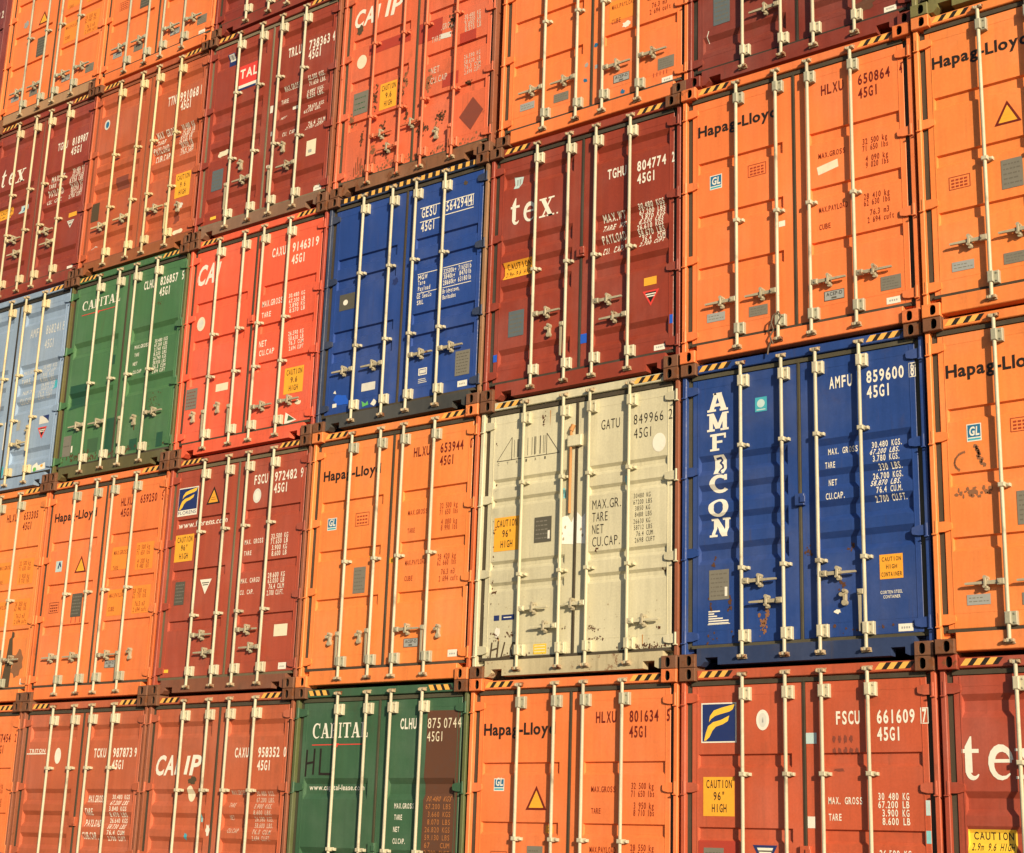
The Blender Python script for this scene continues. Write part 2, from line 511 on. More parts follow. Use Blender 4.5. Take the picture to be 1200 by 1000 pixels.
# ---- own serif letters (unit box, x right, z up)
def bar(x0, z0, x1, z1): return [[(x0, z0), (x1, z0), (x1, z1), (x0, z1)]]
def dia(a, b, w): return [[(a[0] - w / 2, a[1]), (a[0] + w / 2, a[1]), (b[0] + w / 2, b[1]), (b[0] - w / 2, b[1])]]
def arc(cx, cz, rx, rz, a0, a1, w0, w1, w2, n=14):
    out = []; P = []
    for i in range(n + 1):
        t = i / n; a = R(a0 + (a1 - a0) * t)
        w = (w0 * (1 - 2 * t) + w1 * 2 * t) if t < 0.5 else (w1 * (2 - 2 * t) + w2 * (2 * t - 1))
        P.append(((cx + rx * math.cos(a), cz + rz * math.sin(a)), (cx + (rx - w) * math.cos(a), cz + (rz - w * 0.8) * math.sin(a))))
    for (a, b), (c, d) in zip(P, P[1:]): out.append([a, c, d, b])
    return out
SERIF = {
    't': [[[(0.13, 0.15), (0.43, 0.15), (0.43, 0.98), (0.37, 0.98), (0.13, 0.74)]], bar(0.0, 0.60, 0.72, 0.69), arc(0.44, 0.20, 0.30, 0.22, 180, 335, 0.23, 0.15, 0.05)],
    'e': [arc(0.5, 0.34, 0.47, 0.36, 8, 318, 0.13, 0.25, 0.05), bar(0.2, 0.33, 0.90, 0.40)],
    'x': [dia((0.22, 0.68), (0.76, 0.0), 0.28), dia((0.80, 0.68), (0.20, 0.0), 0.10), bar(0.0, 0.63, 0.48, 0.69), bar(0.60, 0.63, 1.0, 0.69), bar(0.0, 0.0, 0.42, 0.06), bar(0.5, 0.0, 1.0, 0.06)],
    'C': [arc(0.54, 0.5, 0.52, 0.52, 48, 312, 0.08, 0.24, 0.06), bar(0.84, 0.66, 0.93, 1.0)],
    'A': [dia((0.46, 1.0), (0.14, 0.0), 0.10), dia((0.48, 1.0), (0.82, 0.0), 0.25), bar(0.24, 0.28, 0.72, 0.36), bar(0.0, 0.0, 0.32, 0.07), bar(0.60, 0.0, 1.04, 0.07)],
    'P': [bar(0.12, 0.0, 0.36, 1.0), arc(0.5, 0.73, 0.46, 0.27, -90, 90, 0.08, 0.24, 0.08), bar(0.3, 0.93, 0.52, 1.0), bar(0.3, 0.46, 0.52, 0.54), bar(0.0, 0.0, 0.5, 0.07), bar(0.0, 0.93, 0.3, 1.0)],
    'I': [bar(0.32, 0.0, 0.68, 1.0), bar(0.1, 0.0, 0.9, 0.07), bar(0.1, 0.93, 0.9, 1.0)],
    'T': [bar(0.38, 0.0, 0.62, 1.0), bar(0.0, 0.92, 1.0, 1.0), bar(0.0, 0.72, 0.07, 1.0), bar(0.93, 0.72, 1.0, 1.0), bar(0.24, 0.0, 0.76, 0.07)],
    'L': [bar(0.12, 0.0, 0.38, 1.0), bar(0.0, 0.93, 0.5, 1.0), bar(0.0, 0.0, 1.0, 0.08), bar(0.92, 0.0, 1.0, 0.32)],
}
SLAB = {
    'A': [dia((0.45, 1.0), (0.18, 0.0), 0.22), dia((0.55, 1.0), (0.82, 0.0), 0.26), bar(0.3, 0.26, 0.72, 0.42), bar(0.0, 0.0, 0.42, 0.12), bar(0.60, 0.0, 1.0, 0.12), bar(0.28, 0.9, 0.7, 1.0)],
    'M': [bar(0.10, 0.0, 0.27, 1.0), bar(0.72, 0.0, 0.92, 1.0), dia((0.2, 1.0), (0.5, 0.12), 0.22), dia((0.8, 1.0), (0.5, 0.12), 0.18), bar(0.0, 0.0, 0.36, 0.12), bar(0.62, 0.0, 1.0, 0.12), bar(0.0, 0.9, 0.26, 1.0), bar(0.76, 0.9, 1.0, 1.0)],
    'F': [bar(0.14, 0.0, 0.42, 1.0), bar(0.0, 0.0, 0.58, 0.12), bar(0.0, 0.86, 1.0, 1.0), bar(0.4, 0.44, 0.78, 0.58), bar(0.88, 0.70, 1.0, 1.0)],
    'C': [arc(0.52, 0.5, 0.52, 0.5, 42, 318, 0.20, 0.30, 0.20), bar(0.80, 0.66, 0.95, 0.98)],
    'O': [arc(0.5, 0.5, 0.5, 0.5, 0, 180, 0.28, 0.18, 0.28), arc(0.5, 0.5, 0.5, 0.5, 180, 360, 0.28, 0.18, 0.28)],
    'N': [bar(0.12, 0.0, 0.30, 1.0), bar(0.72, 0.0, 0.92, 1.0), dia((0.2, 1.0), (0.8, 0.0), 0.30), bar(0.0, 0.0, 0.42, 0.11), bar(0.0, 0.9, 0.30, 1.0), bar(0.60, 0.9, 1.0, 1.0)],
}

# ------------------------------------------------------------------ shared hardware
def casting_mesh(top, right):
    mb = MB()
    x0, x1, z0, z1 = 0.0, 0.165, 0.0, 0.120
    cx = 0.098; cz = 0.060
    hw, hh = 0.030, 0.047
    hole = []
    for i in range(8):
        a = math.pi * i / 7; hole.append((cx + hw * math.cos(a), cz + (hh - hw) + hw * math.sin(a)))
    for i in range(8):
        a = math.pi + math.pi * i / 7; hole.append((cx + hw * math.cos(a), cz - (hh - hw) + hw * math.sin(a)))
    c = 0.005
    out = [(x0 + c, z0 + c), (x1 - c, z0 + c), (x1 - c, z1 - c), (x0 + c, z1 - c)]
    flip = (lambda x: W - x) if right else (lambda x: x)
    lift = (H + 0.001 - z1) if top else 0.0
    def P(x, y, z): return (flip(x), y, z + lift)
    tris = tessellate_polygon([[Vector((x, z, 0)) for x, z in out], [Vector((x, z, 0)) for x, z in hole]])
    allp = out + hole
    for t in tris: mb.face([P(allp[i][0], 0.0, allp[i][1]) for i in t])
    o2 = [(x0, z0), (x1, z0), (x1, z1), (x0, z1)]
    for k in range(4):
        l = (k + 1) % 4
        mb.face([P(out[k][0], 0, out[k][1]), P(out[l][0], 0, out[l][1]), P(o2[l][0], c, o2[l][1]), P(o2[k][0], c, o2[k][1])])
        mb.face([P(o2[k][0], c, o2[k][1]), P(o2[l][0], c, o2[l][1]), P(o2[l][0], 0.178, o2[l][1]), P(o2[k][0], 0.178, o2[k][1])])
    n = len(hole)
    for k in range(n):
        l = (k + 1) % n
        mb.face([P(hole[k][0], 0, hole[k][1]), P(hole[l][0], 0, hole[l][1]), P(hole[l][0], 0.02, hole[l][1]), P(hole[k][0], 0.02, hole[k][1])])
        mb.face([P(hole[k][0], 0.02, hole[k][1]), P(hole[l][0], 0.02, hole[l][1]), P(hole[l][0], 0.12, hole[l][1]), P(hole[k][0], 0.12, hole[k][1])], HOLE_SHADE)
    mb.face([P(x, 0.12, z) for x, z in hole], HOLE_SHADE)
    mb.face([P(x, 0.178, z) for x, z in o2])
    return mb.mesh('corner_casting')

def post_mesh(right):
    mb = MB()
    f = (lambda a, b: (W - b, W - a)) if right else (lambda a, b: (a, b))
    a, b = f(0.002, 0.047); mb.box(a, 0.034, 0.1215, b, 0.150, 2.776, ch=0.006)
    a, b = f(0.047, 0.096); mb.box(a, 0.100, 0.1215, b, 0.150, 2.776)
    return mb.mesh('corner_post')

def header_mesh():
    mb = MB()
    mb.box(0.167, 0.036, 2.786, W - 0.167, 0.160, 2.872, ch=0.006)
    mb.box(0.098, 0.080, 2.738, W - 0.098, 0.150, 2.7855)
    return mb.mesh('header_rail')

def sill_mesh(notch):
    mb = MB()
    a, b, t = 0.167, W - 0.167, 0.172
    if notch:
        p = [(a, 0.012), (0.205, 0.012), (0.252, 0.052), (0.252, 0.086), (0.385, 0.086), (0.385, 0.018), (W - 0.385, 0.018), (W - 0.385, 0.086), (W - 0.285, 0.086), (W - 0.255, 0.086), (W - 0.255, 0.030), (W - 0.215, 0.012), (b, 0.012), (b, t), (a, t)]
        mb.prism(p, 0.034, 0.135)
    else:
        mb.box(a, 0.034, 0.020, b, 0.135, t, ch=0.006)
    mb.box(0.098, 0.080, 0.1725, W - 0.098, 0.134, 0.2045)
    return mb.mesh('sill_rail')

def gasket_mesh(side):
    mb = MB()
    y0, y1 = 0.058, 0.078
    if side == 'L':
        mb.box(0.0485, 0.080, 0.176, 0.0970, 0.097, 2.760)
        mb.box(0.0985, y0, 2.736, 1.2185, 0.0795, 2.775)
        mb.box(0.0985, y0, 0.174, 1.2185, 0.0795, 0.2025)
        mb.box(1.2065, y0 + 0.004, 0.2035, 1.2185, 0.110, 2.735)
    else:
        mb.box(W - 0.0970, 0.080, 0.176, W - 0.0485, 0.097, 2.760)
        mb.box(1.2195, y0, 2.736, W - 0.0985, 0.0795, 2.775)
        mb.box(1.2195, y0, 0.174, W - 0.0985, 0.0795, 0.2025)
        mb.box(1.2195, y0, 0.2035, 1.2315, 0.110, 2.735)
    return mb.mesh('rubber_seal')

HINGE_V = (2.628, 1.838, 1.062, 0.284)
def hinge_mesh(side, v):
    mb = MB()
    f = (lambda x: W - x) if side == 'R' else (lambda x: x)
    def B(x0, y0, z0, x1, y1, z1, ch=0.0):
        a, b = sorted((f(x0), f(x1))); mb.box(a, y0, z0, b, y1, z1, ch=ch)
    h = 0.043
    pts = [(0.030, v - h), (0.110, v - h), (0.162, v - h * 0.72), (0.170, v - h * 0.4), (0.170, v + h * 0.4), (0.162, v + h * 0.72), (0.110, v + h), (0.030, v + h)]
    mb.prism([(f(x), z) for x, z in pts], 0.046, 0.0715)
    mb.tube((f(0.034), 0.046, v - h - 0.012), (f(0.034), 0.046, v + h + 0.012), 0.018, 10)
    B(0.006, 0.012, v - h - 0.024, 0.046, 0.050, v - h - 0.014, 0.002)
    return mb.mesh('hinge')

BY = 0.016
def lockbar_mesh(u):
    mb = MB()
    mb.tube((u, BY, 0.098), (u, BY, 2.800), 0.0165, 16)
    for z, s in ((0.098, -1), (2.800, 1)):
        mb.tube((u, BY, z), (u, BY, z + s * 0.026), 0.015, 10)
        mb.box(u - 0.021, BY - 0.020, min(z, z + s * 0.030), u + 0.012, BY + 0.010, max(z, z + s * 0.030), ch=0.004)
    return mb.mesh('locking_bar', True)

def keeper_mesh(u, top):
    mb = MB()
    z, s, y = (2.818, 1, 0.0345) if top else (0.080, -1, 0.0325)
    mb.box(u - 0.040, y - 0.046, z - 0.013, u - 0.023, y, z + 0.013, ch=0.003)
    mb.box(u + 0.014, y - 0.046, z - 0.013, u + 0.042, y, z + 0.013, ch=0.003)
    mb.box(u - 0.046, y - 0.014, z + s * 0.018 - 0.006, u + 0.046, y, z + s * 0.018 + 0.006)
    mb.tube((u - 0.031, y - 0.051, z), (u - 0.031, y - 0.040, z), 0.006, 6)
    mb.tube((u + 0.028, y - 0.051, z), (u + 0.028, y - 0.040, z), 0.006, 6)
    return mb.mesh('cam_keeper')

def bracket_mesh(u, z, big):
    mb = MB()
    if big:
        z0, z1 = z
        mb.box(u + 0.012, 0.024, z0, u + 0.068, 0.0685, z1, ch=0.006)
        mb.box(u - 0.026, BY - 0.024, z0 + 0.006, u + 0.028, 0.0685, z1 - 0.006, ch=0.008)
        for q in (0.022, 0.092):
            mb.tube((u + 0.052, 0.014, z0 + q), (u + 0.052, 0.026, z0 + q), 0.008, 6)
    else:
        mb.box(u - 0.027, BY - 0.024, z - 0.019, u + 0.031, 0.0685, z + 0.019, ch=0.006)
        mb.box(u + 0.029, 0.030, z - 0.014, u + 0.064, 0.0685, z + 0.014, ch=0.004)
        mb.tube((u + 0.049, 0.022, z), (u + 0.049, 0.032, z), 0.007, 6)
    return mb.mesh('bar_bracket', False)

def handle_mesh(u, d, v):
    """lever swung to the left (L), right (R) or hanging down (D)"""
    mb = MB()
    if d in 'LR':
        s = 1 if d == 'R' else -1
        X = lambda k: u + s * k
        a, b = sorted((X(0.012), X(0.074))); mb.box(a, -0.002, v - 0.026, b, 0.032, v + 0.026, ch=0.006)
        mb.tube((X(0.052), -0.010, v), (X(0.052), 0.002, v), 0.011, 8)
        p = [(X(0.070), v - 0.017), (X(0.150), v - 0.015), (X(0.190), v - 0.011), (X(0.345), v - 0.008), (X(0.352), v + 0.001), (X(0.345), v + 0.010), (X(0.190), v + 0.013), (X(0.150), v + 0.016), (X(0.070), v + 0.017)]
        mb.prism(p, 0.012, 0.030)
    else:
        a, b = u - 0.085, u - 0.012
        mb.box(u - 0.066, -0.002, v - 0.022, u - 0.010, 0.032, v + 0.026, ch=0.006)
        mb.tube((u - 0.044, -0.010, v), (u - 0.044, 0.002, v), 0.011, 8)
        x = u - 0.048
        p = [(x - 0.014, v - 0.02), (x - 0.012, v - 0.17), (x - 0.011, v - 0.335), (x + 0.006, v - 0.338), (x + 0.010, v - 0.17), (x + 0.014, v - 0.02)]
        mb.prism(p, 0.012, 0.030)
    return mb.mesh('locking_handle')

def catch_mesh(x, v, shut=True):
    mb = MB()
    def lobe(cx, cz, r, y0, y1, n=12): mb.tube((cx, y0, cz), (cx, y1, cz), r, n)
    if shut:
        mb.box(x - 0.013, 0.0315, v - 0.046, x + 0.013, 0.0695, v + 0.046, ch=0.004)
        lobe(x, v - 0.042, 0.021, 0.036, 0.0692); lobe(x, v + 0.040, 0.019, 0.036, 0.0692)
        mb.box(x - 0.011, -0.002, v - 0.034, x + 0.011, 0.0105, v + 0.040, ch=0.003)
        lobe(x, v + 0.042, 0.017, 0.000, 0.040); lobe(x - 0.008, v - 0.032, 0.012, 0.000, 0.040)
    else:
        mb.box(x - 0.016, 0.040, v - 0.050, x + 0.016, 0.0695, v + 0.046, ch=0.004)
        lobe(x, v - 0.050, 0.026, 0.034, 0.0692); lobe(x, v + 0.044, 0.026, 0.034, 0.0692)
        lobe(x - 0.022, v + 0.020, 0.018, 0.016, 0.062); lobe(x + 0.006, v + 0.052, 0.015, 0.014, 0.040)
    return mb.mesh('handle_catch')

def body_mesh():
    """corrugated side walls, roof, floor and front end of a forty foot box"""
    mb = MB()
    L0, L1 = 0.152, 12.192
    z0, z1 = 0.16, 2.83
    per = 0.278
    for side in (0, 1):
        X = (lambda d: 0.012 + d) if side == 0 else (lambda d: W - 0.012 - d)
        pts = []; y = L0 + 0.02
        pts.append((0.0, L0))
        while y + per < L1 - 0.05:
            pts += [(0.0, y), (0.036, y + 0.068), (0.036, y + 0.140), (0.0, y + 0.208)]
            y += per
        pts.append((0.0, L1))
        for (a, p), (b, q) in zip(pts, pts[1:]):
            mb.face([(X(a), p, z0), (X(b), q, z0), (X(b), q, z1), (X(a), p, z1)])
        a, b = sorted((X(-0.010), X(0.055)))
        mb.box(a, 0.180, 2.815, b, L1 - 0.180, 2.885); mb.box(a, 0.180, 0.025, b, L1 - 0.180, 0.175)
    mb.box(0.066, L0 + 0.003, 2.836, W - 0.066, L1, 2.874)
    mb.box(0.066, L0 + 0.003, 0.10, W - 0.066, L1, 0.16)
    mb.face([(0.012, L1, 0.02), (W - 0.012, L1, 0.02), (W - 0.012, L1, 2.89), (0.012, L1, 2.89)])
    mb.face([(0.056, L0, 0.165), (W - 0.056, L0, 0.165), (W - 0.056, L0, 2.832), (0.056, L0, 2.832)])
    for x0, x1 in ((0.004, 0.160), (W - 0.160, W - 0.004)):
        for zz in (0.0, H - 0.119):
            mb.box(x0, L1 - 0.170, zz, x1, L1 + 0.004, zz + 0.119)
    return mb.mesh('cargo_body')

def hazard_mesh(style, a):
    mb = MB(); mb.flat_front = True
    y = 0.0340; z0, z1 = 2.806, 2.862
    Y, K = INK['hazard'], INK['black']
    def stripe(u, w, mat, sl, yy):
        mb.face([(u, yy, z0), (u + w, yy, z0), (u + w + sl, yy, z1), (u + sl, yy, z1)], mat)
    if style == 'full':
        n = 38; st = (2.262 - 0.176) / n
        for i in range(n): stripe(0.176 + i * st, st * 0.98, Y if i % 2 else K, 0.006, y)
    elif style in ('fwd', 'back', 'thin'):
        sl = {'fwd': 0.045, 'back': -0.03, 'thin': 0.05}[style]
        p = {'fwd': 0.105, 'back': 0.100, 'thin': 0.092}[style]; k = {'fwd': 0.55, 'back': 0.6, 'thin': 0.45}[style]
        for i in range(3 if style != 'thin' else 4):
            u = a + i * p + (0.03 if sl < 0 else 0)
            stripe(u, p * k, Y, sl, y); stripe(u + p * k, p * (1 - k), K, sl, y)
    return mb.mesh('hazard_marking')

# ------------------------------------------------------------------ the containers
BARS = (0.643, 1.066, 1.412, 1.840)
HL_BARS = (0.620, 1.053, 1.392, 1.838)
ALL = []

def container(col, row, label, rgb, prof, group=True, rust=0.12, dirt=0.22, handles=(('L', .56), ('L', .56), ('R', .56), ('R', .56)),
              guides=(1.355,), bars=HL_BARS, notch=False, hazard='fwd', zinc=None, cast=None, post=None, post_r=None,
              dx=0.0, dz=0.0, low=0.0, lock=None, fade=0.25, extra=None, gas=None, open_catch=(), bar_mat=None, frame_rgb=None, sill_rust=0.0, sill_rgb=None, measured=False, dy=0.0):
    seed = col * 1.37 + row * 4.11
    root = bpy.data.objects.new('shipping_container', None)
    COL.objects.link(root)
    root.empty_display_size = 0.5
    root.location = (-col * 2.47 + 0.016 + dx, dy, (row - 1) * 2.9 + dz)
    root['label'] = label; root['category'] = 'shipping container'
    root['group'] = 'containers stacked in the wall of boxes'
    tag = '%d_%d' % (col, row)
    dpaint = paint('door_paint_' + tag, rgb, rust, dirt, seed, low_rust=low, fade=fade)
    fr = frame_rgb or tuple(c * 0.95 for c in rgb)
    fpaint = paint('frame_paint_' + tag, fr, min(1, rust * 1.6 + 0.15), min(1, dirt * 1.3), seed + 0.5, 0.5, fade=fade, dent=0.15)
    spaint = fpaint if not (sill_rust or sill_rgb) else paint('sill_paint_' + tag, sill_rgb or fr, max(sill_rust, .2), min(1, dirt * 1.6), seed + 0.8, 0.6, fade=fade, dent=0.15)
    cm = RUSTY if cast == 'rust' else paint('casting_paint_' + tag, tuple(c * 0.9 for c in fr), 0.55, 0.4, seed + 0.9, 0.55, dent=0.1)
    put('cargo_body', shared('body', body_mesh), root, paint('wall_paint_' + tag, tuple(c * 0.9 for c in rgb), 0.3, 0.3, seed + 0.2, 0.55, dent=0))
    pm = post or fpaint
    put('corner_post', shared('postL', lambda: post_mesh(False)), root, pm)
    put('corner_post', shared('postR', lambda: post_mesh(True)), root, post_r or pm)
    for t in (False, True):
        for r in (False, True):
            put('corner_casting', shared(('cast', t, r), lambda: casting_mesh(t, r)), root, cm)
    hd = put('header_rail', shared('header', header_mesh), root, fpaint)
    put('sill_rail', shared(('sill', notch), lambda: sill_mesh(notch)), root, spaint)
    for a_ in () if not hazard else (0.182,) if hazard == 'full' else (0.182, 1.905):
        put('hazard_marking', shared(('haz', hazard, a_), lambda: hazard_mesh(hazard, a_)), hd)
    doors = {}
    for s in 'LR':
        d = put('door', shared(('door', prof, s), lambda: door_mesh(prof, s)), root, dpaint)
        doors[s] = d
        put('rubber_seal', shared(('gas', s), lambda: gasket_mesh(s)), d, gas or RUBBER)
        for v in HINGE_V:
            put('hinge', shared(('hinge', s, v), lambda: hinge_mesh(s, v)), d, fpaint)
    bm = bar_mat or ZINC
    pm_ = ZINC2 if prof == 'three' and rgb in (HLO, HLGOLD) else None
    for i, u in enumerate(bars):
        b = put('locking_bar', shared(('bar', u), lambda: lockbar_mesh(u)), root, bm)
        for tp in (False, True): put('cam_keeper', shared(('keep', u, tp), lambda: keeper_mesh(u, tp)), b, CAMEND)
        for z in ((2.590, 2.706), (0.205, 0.318)): put('bar_bracket', shared(('plate', u, z), lambda: bracket_mesh(u, z, True)), b, pm_ or bm)
        for z in guides: put('bar_bracket', shared(('guide', u, z), lambda: bracket_mesh(u, z, False)), b, bm)
        if handles:
            d, v = handles[i][:2]
            put('locking_handle', shared(('han', u, d, v), lambda: handle_mesh(u, d, v)), b, HANDLE if bar_mat is None else bar_mat)
            if d in 'LR':
                cx = u + (0.175 if d == 'R' else -0.175); shut = True; cv = v
            else:
                cx, cv = handles[i][2:4]; shut = False
            put('handle_catch', shared(('cat', round(cx, 3), cv, shut), lambda: catch_mesh(cx, cv, shut)), doors['L' if i < 2 else 'R'], HANDLE)
    if lock:
        mb = MB()
        mb.box(1.178, 0.030, lock - 0.050, 1.272, 0.0690, lock + 0.058, ch=0.006)
        mb.box(1.236, 0.016, lock - 0.028, 1.288, 0.030, lock + 0.030, ch=0.004)
        put('door_lock_box', mb.mesh('door_lock_box'), doors['L'], fpaint)
    mk = Marks(prof, -dx if measured else 0.0)
    if extra: extra(mk)
    mk.build(doors)
    ALL.append(root)
    return root, doors

# ---- reusable markings -------------------------------------------------
def serial(m, a, n, chk, colour='white', v=2.443, u=(1.512, 1.735, 1.888, 2.225, 2.292, 2.338), h=0.100, box=False, code_v=None, code_u=None, bold=0.026, code='45G1'):
    m.part('owner_code'); m.text(a, u[0], u[1], v, h, colour, bold, mono=True)
    if n: m.part('serial_number'); m.text(n, u[2], u[3], v, h, colour, bold, mono=True)
    if chk:
        m.part('check_digit'); m.text(chk, u[4] + 0.004, u[5] - 0.004, v, h, colour, bold)
        if box: m.frame(u[4] - 0.012, v - 0.014, u[5] + 0.012, v + h + 0.014, 0.008, colour, 0.6)
    cu = code_u or (u[2], u[2] + (u[3] - u[2]) * 0.63)
    cv = code_v if code_v is not None else v - 0.142
    if code: m.part('size_code'); m.text(code, cu[0], cu[1], cv, h, colour, bold, mono=True)

def weights(m, left, right, colour='white', bold=0.018):
    m.part('weight_heading')
    for s, u0, u1, v, h in left: m.text(s, u0, u1, v, h, colour, bold, mono=True)
    m.part('weight_figures')
    for s, u0, u1, v, h in right: m.text(s, u0, u1, v, h, colour, bold, mono=True)

def caution(m, u0, v0, u1, v1, lines, colour='yellow', name='caution_sticker', sh=0.66):
    m.part(name)
    m.rect(u0, v0, u1, v1, colour, 0.5)
    n = len(lines); hh = (v1 - v0) / (n + 0.25)
    for i, s in enumerate(lines):
        w = (u1 - u0) * {0: 0.88}.get(i, 0.88) * min(1.0, max(0.42, len(s) / 7.5))
        c = (u0 + u1) / 2
        m.text(s, c - w / 2, c + w / 2, v1 - hh * (i + 0.92), hh * sh, 'black', 0.014, mono=True, layer=1.4)

def triangle(m, u0, u1, v0, v1, fill='yellow', edge='maroon', down=False, name='warning_triangle', rows=2):
    m.part(name)
    c = (u0 + u1) / 2
    if down:
        m.poly([(u0, v1), (u1, v1), (c, v0)], edge, 0.4)
        k = 0.13 * (u1 - u0)
        m.poly([(u0 + k * 1.3, v1 - k * 0.7), (u1 - k * 1.3, v1 - k * 0.7), (c, v0 + k * 1.4)], fill, 1.2)
        ww = 0.30
        for i in range(rows):
            z = v1 - (v1 - v0) * (0.20 + 0.14 * i)
            m.rect(c - (u1 - u0) * (ww - i * 0.07), z - 0.012, c + (u1 - u0) * (ww - i * 0.07), z, 'darkgrey' if fill in ('white', 'cream') else 'white', 2.0)
    else:
        m.poly([(u0, v0), (u1, v0), (c, v1)], edge, 0.4)
        k = 0.11 * (u1 - u0)
        m.poly([(u0 + k * 1.35, v0 + k * 0.75), (u1 - k * 1.35, v0 + k * 0.75), (c, v1 - k * 1.6)], fill, 1.2)
        for i in range(rows):
            z = v0 + (v1 - v0) * (0.24 + 0.12 * i)
            m.rect(c - 0.042 + 0.008 * i, z, c + 0.042 - 0.008 * i, z + 0.006, 'amber' if fill == 'yellow' else 'ochre', 2.0)

def plate(m, u0, v0, u1, v1, colour='grey', rows=5, txt='platetext', name='data_plate', tag=False):
    m.part(name)
    m.rect(u0, v0, u1, v1, colour, 2.2)
    rg = random.Random(int(u0 * 997 + v0 * 331))
    dv = (v1 - v0) / (rows + 1)
    for i in range(rows):
        z = v1 - dv * (i + 1)
        w = (u1 - u0)
        a = u0 + w * 0.09
        while a < u0 + w * rg.uniform(0.62, 0.9):
            b = min(a + w * rg.uniform(0.06, 0.2), u0 + w * 0.92)
            m.rect(a, z - min(dv * 0.14, 0.007), b, z + min(dv * 0.14, 0.007), txt, 3.0); a = b + w * 0.05
    if tag: m.rect(u1 - 0.045, v0 + 0.03, u1 - 0.018, v0 + 0.115, 'white', 3.6)

def gl(m, u0=0.297, v0=1.762, u1=0.434, v1=1.912, colour='teal'):
    m.part('class_sticker')
    m.rect(u0, v0, u1, v1, 'white', 0.4)
    w = (u1 - u0)
    m.rect(u0 + 0.008, v0 + 0.036, u1 - 0.008, v1 - 0.008, colour, 1.0)
    m.text('GL', u0 + w * 0.16, u1 - w * 0.14, v0 + 0.052, 0.072, 'white', 0.03, layer=1.8, shear=0.08)
    m.rect(u0 + 0.008, v0 + 0.010, u1 - 0.008, v0 + 0.026, 'cyan', 1.0)

def small_white(m, u0=2.108, v0=0.226, u1=2.240, v1=0.288, t=True, name='maker_sticker'):
    m.part(name)
    m.rect(u0, v0, u1, v1, 'white', 0.5)
    if t: 
        w = u1 - u0
        for k in range(4):
            m.rect(u0 + w * (0.2 + 0.16 * k), v0 + 0.022, u0 + w * (0.30 + 0.16 * k), v0 + 0.040, 'steel', 1.2)

def notice(m, u0=0.722, v0=1.792, u1=0.920, v1=1.918, colour='brick'):
    m.part('stencil_notice')
    m.frame(u0, v0, u1, v1, 0.006, colour, 0.4)
    for i in range(3):
        z = v1 - (v1 - v0) * (0.28 + 0.25 * i)
        for k in range(4):
            a = u0 + (u1 - u0) * (0.12 + 0.2 * k)
            m.rect(a, z - 0.008, a + (u1 - u0) * 0.14, z + 0.008, colour, 0.4)

def hapag(m, num, chk, name=True, u=(0.163, 1.040), v=2.352, w=None, tare=True, patches=False, triangle_=False, left='gl_notice', numv=2.440,
          tw=('3 950 kg', '8 710 lbs'), pay=('28 550 kg', '62 940 lbs'), code_left=False, ink_='ochre', box=True, bottom='plates', chku=(2.296, 2.336)):
    if name:
        m.part('company_lettering')
        m.text('Hapag-Lloyd', u[0], u[1], v, 0.108, 'black', 0.030, gap=0.060)
    if num:
        serial(m, 'HLXU', num, chk, 'maroon', numv, (1.508, 1.738, 1.886, 2.205) + chku, 0.100, box=False, bold=0.020, code_u=(1.520, 1.735) if code_left else None)
    if patches:
        m.part('repaint_patch')
        for a in ((1.437, 1.600, 1.742, 1.895), (1.908, 1.568, 2.240, 1.912), (1.437, 1.020, 1.800, 1.352), (1.925, 1.022, 2.250, 1.368)): m.rect(*a, 'ltorange', 0.2)
    weights(m, [('MAX.GROSS', 1.470, 1.745, 1.795, 0.052)] + ([('TARE', 1.475, 1.582, 1.600, 0.050)] if tare else []) + [('MAX.PAYLOAD', 1.465, 1.755, 1.250, 0.052), ('CUBE', 1.466, 1.581, 1.080, 0.052)],
            [('32 500 kg', 1.918, 2.162, 1.824, 0.056), ('71 650 lbs', 1.917, 2.170, 1.754, 0.056), (tw[0], 1.945, 2.165, 1.648, 0.056), (tw[1], 1.945, 2.170, 1.584, 0.056),
             (pay[0], 1.916, 2.168, 1.276, 0.056), (pay[1], 1.916, 2.172, 1.212, 0.056), ('76.3 m3', 1.974, 2.160, 1.112, 0.056), ('2 694 cuft', 1.946, 2.205, 1.040, 0.056)], ink_, 0.012)
    if bottom == 'plates':
        plate(m, 0.266, 0.392, 0.464, 0.478, 'steel', 2, 'grey', 'notice_plate')
        plate(m, 0.724, 0.366, 0.922, 0.466, 'grey', 3)
        plate(m, 2.058, 0.362, 2.252, 0.494, 'grey', 4)
    if bottom in ('plates', 'acep'):
        m.part('inspection_plate')
        m.rect(1.503, 0.372, 1.704, 0.466, 'steel', 2.0)
        m.frame(1.503, 0.372, 1.704, 0.466, 0.006, 'darkgrey', 2.6)
        m.text('ACEP-D', 1.525, 1.682, 0.416, 0.034, 'black', 0.01, layer=3.0)
        m.rect(1.575, 0.386, 1.625, 0.402, 'darkgrey', 2.8)

HLO = (0.84, 0.218, 0.066)
HLGOLD = (0.84, 0.250, 0.066)
BRICK = (0.52, 0.105, 0.048)
TEXR = (0.285, 0.047, 0.026)
ORBR = (0.47, 0.118, 0.055)
BLUE = (0.020, 0.058, 0.245)
def LHand(a, b, c, d): return (a, b, c, d)
HT = (('R', .752), ('L', .552), ('R', .755), ('L', .560))

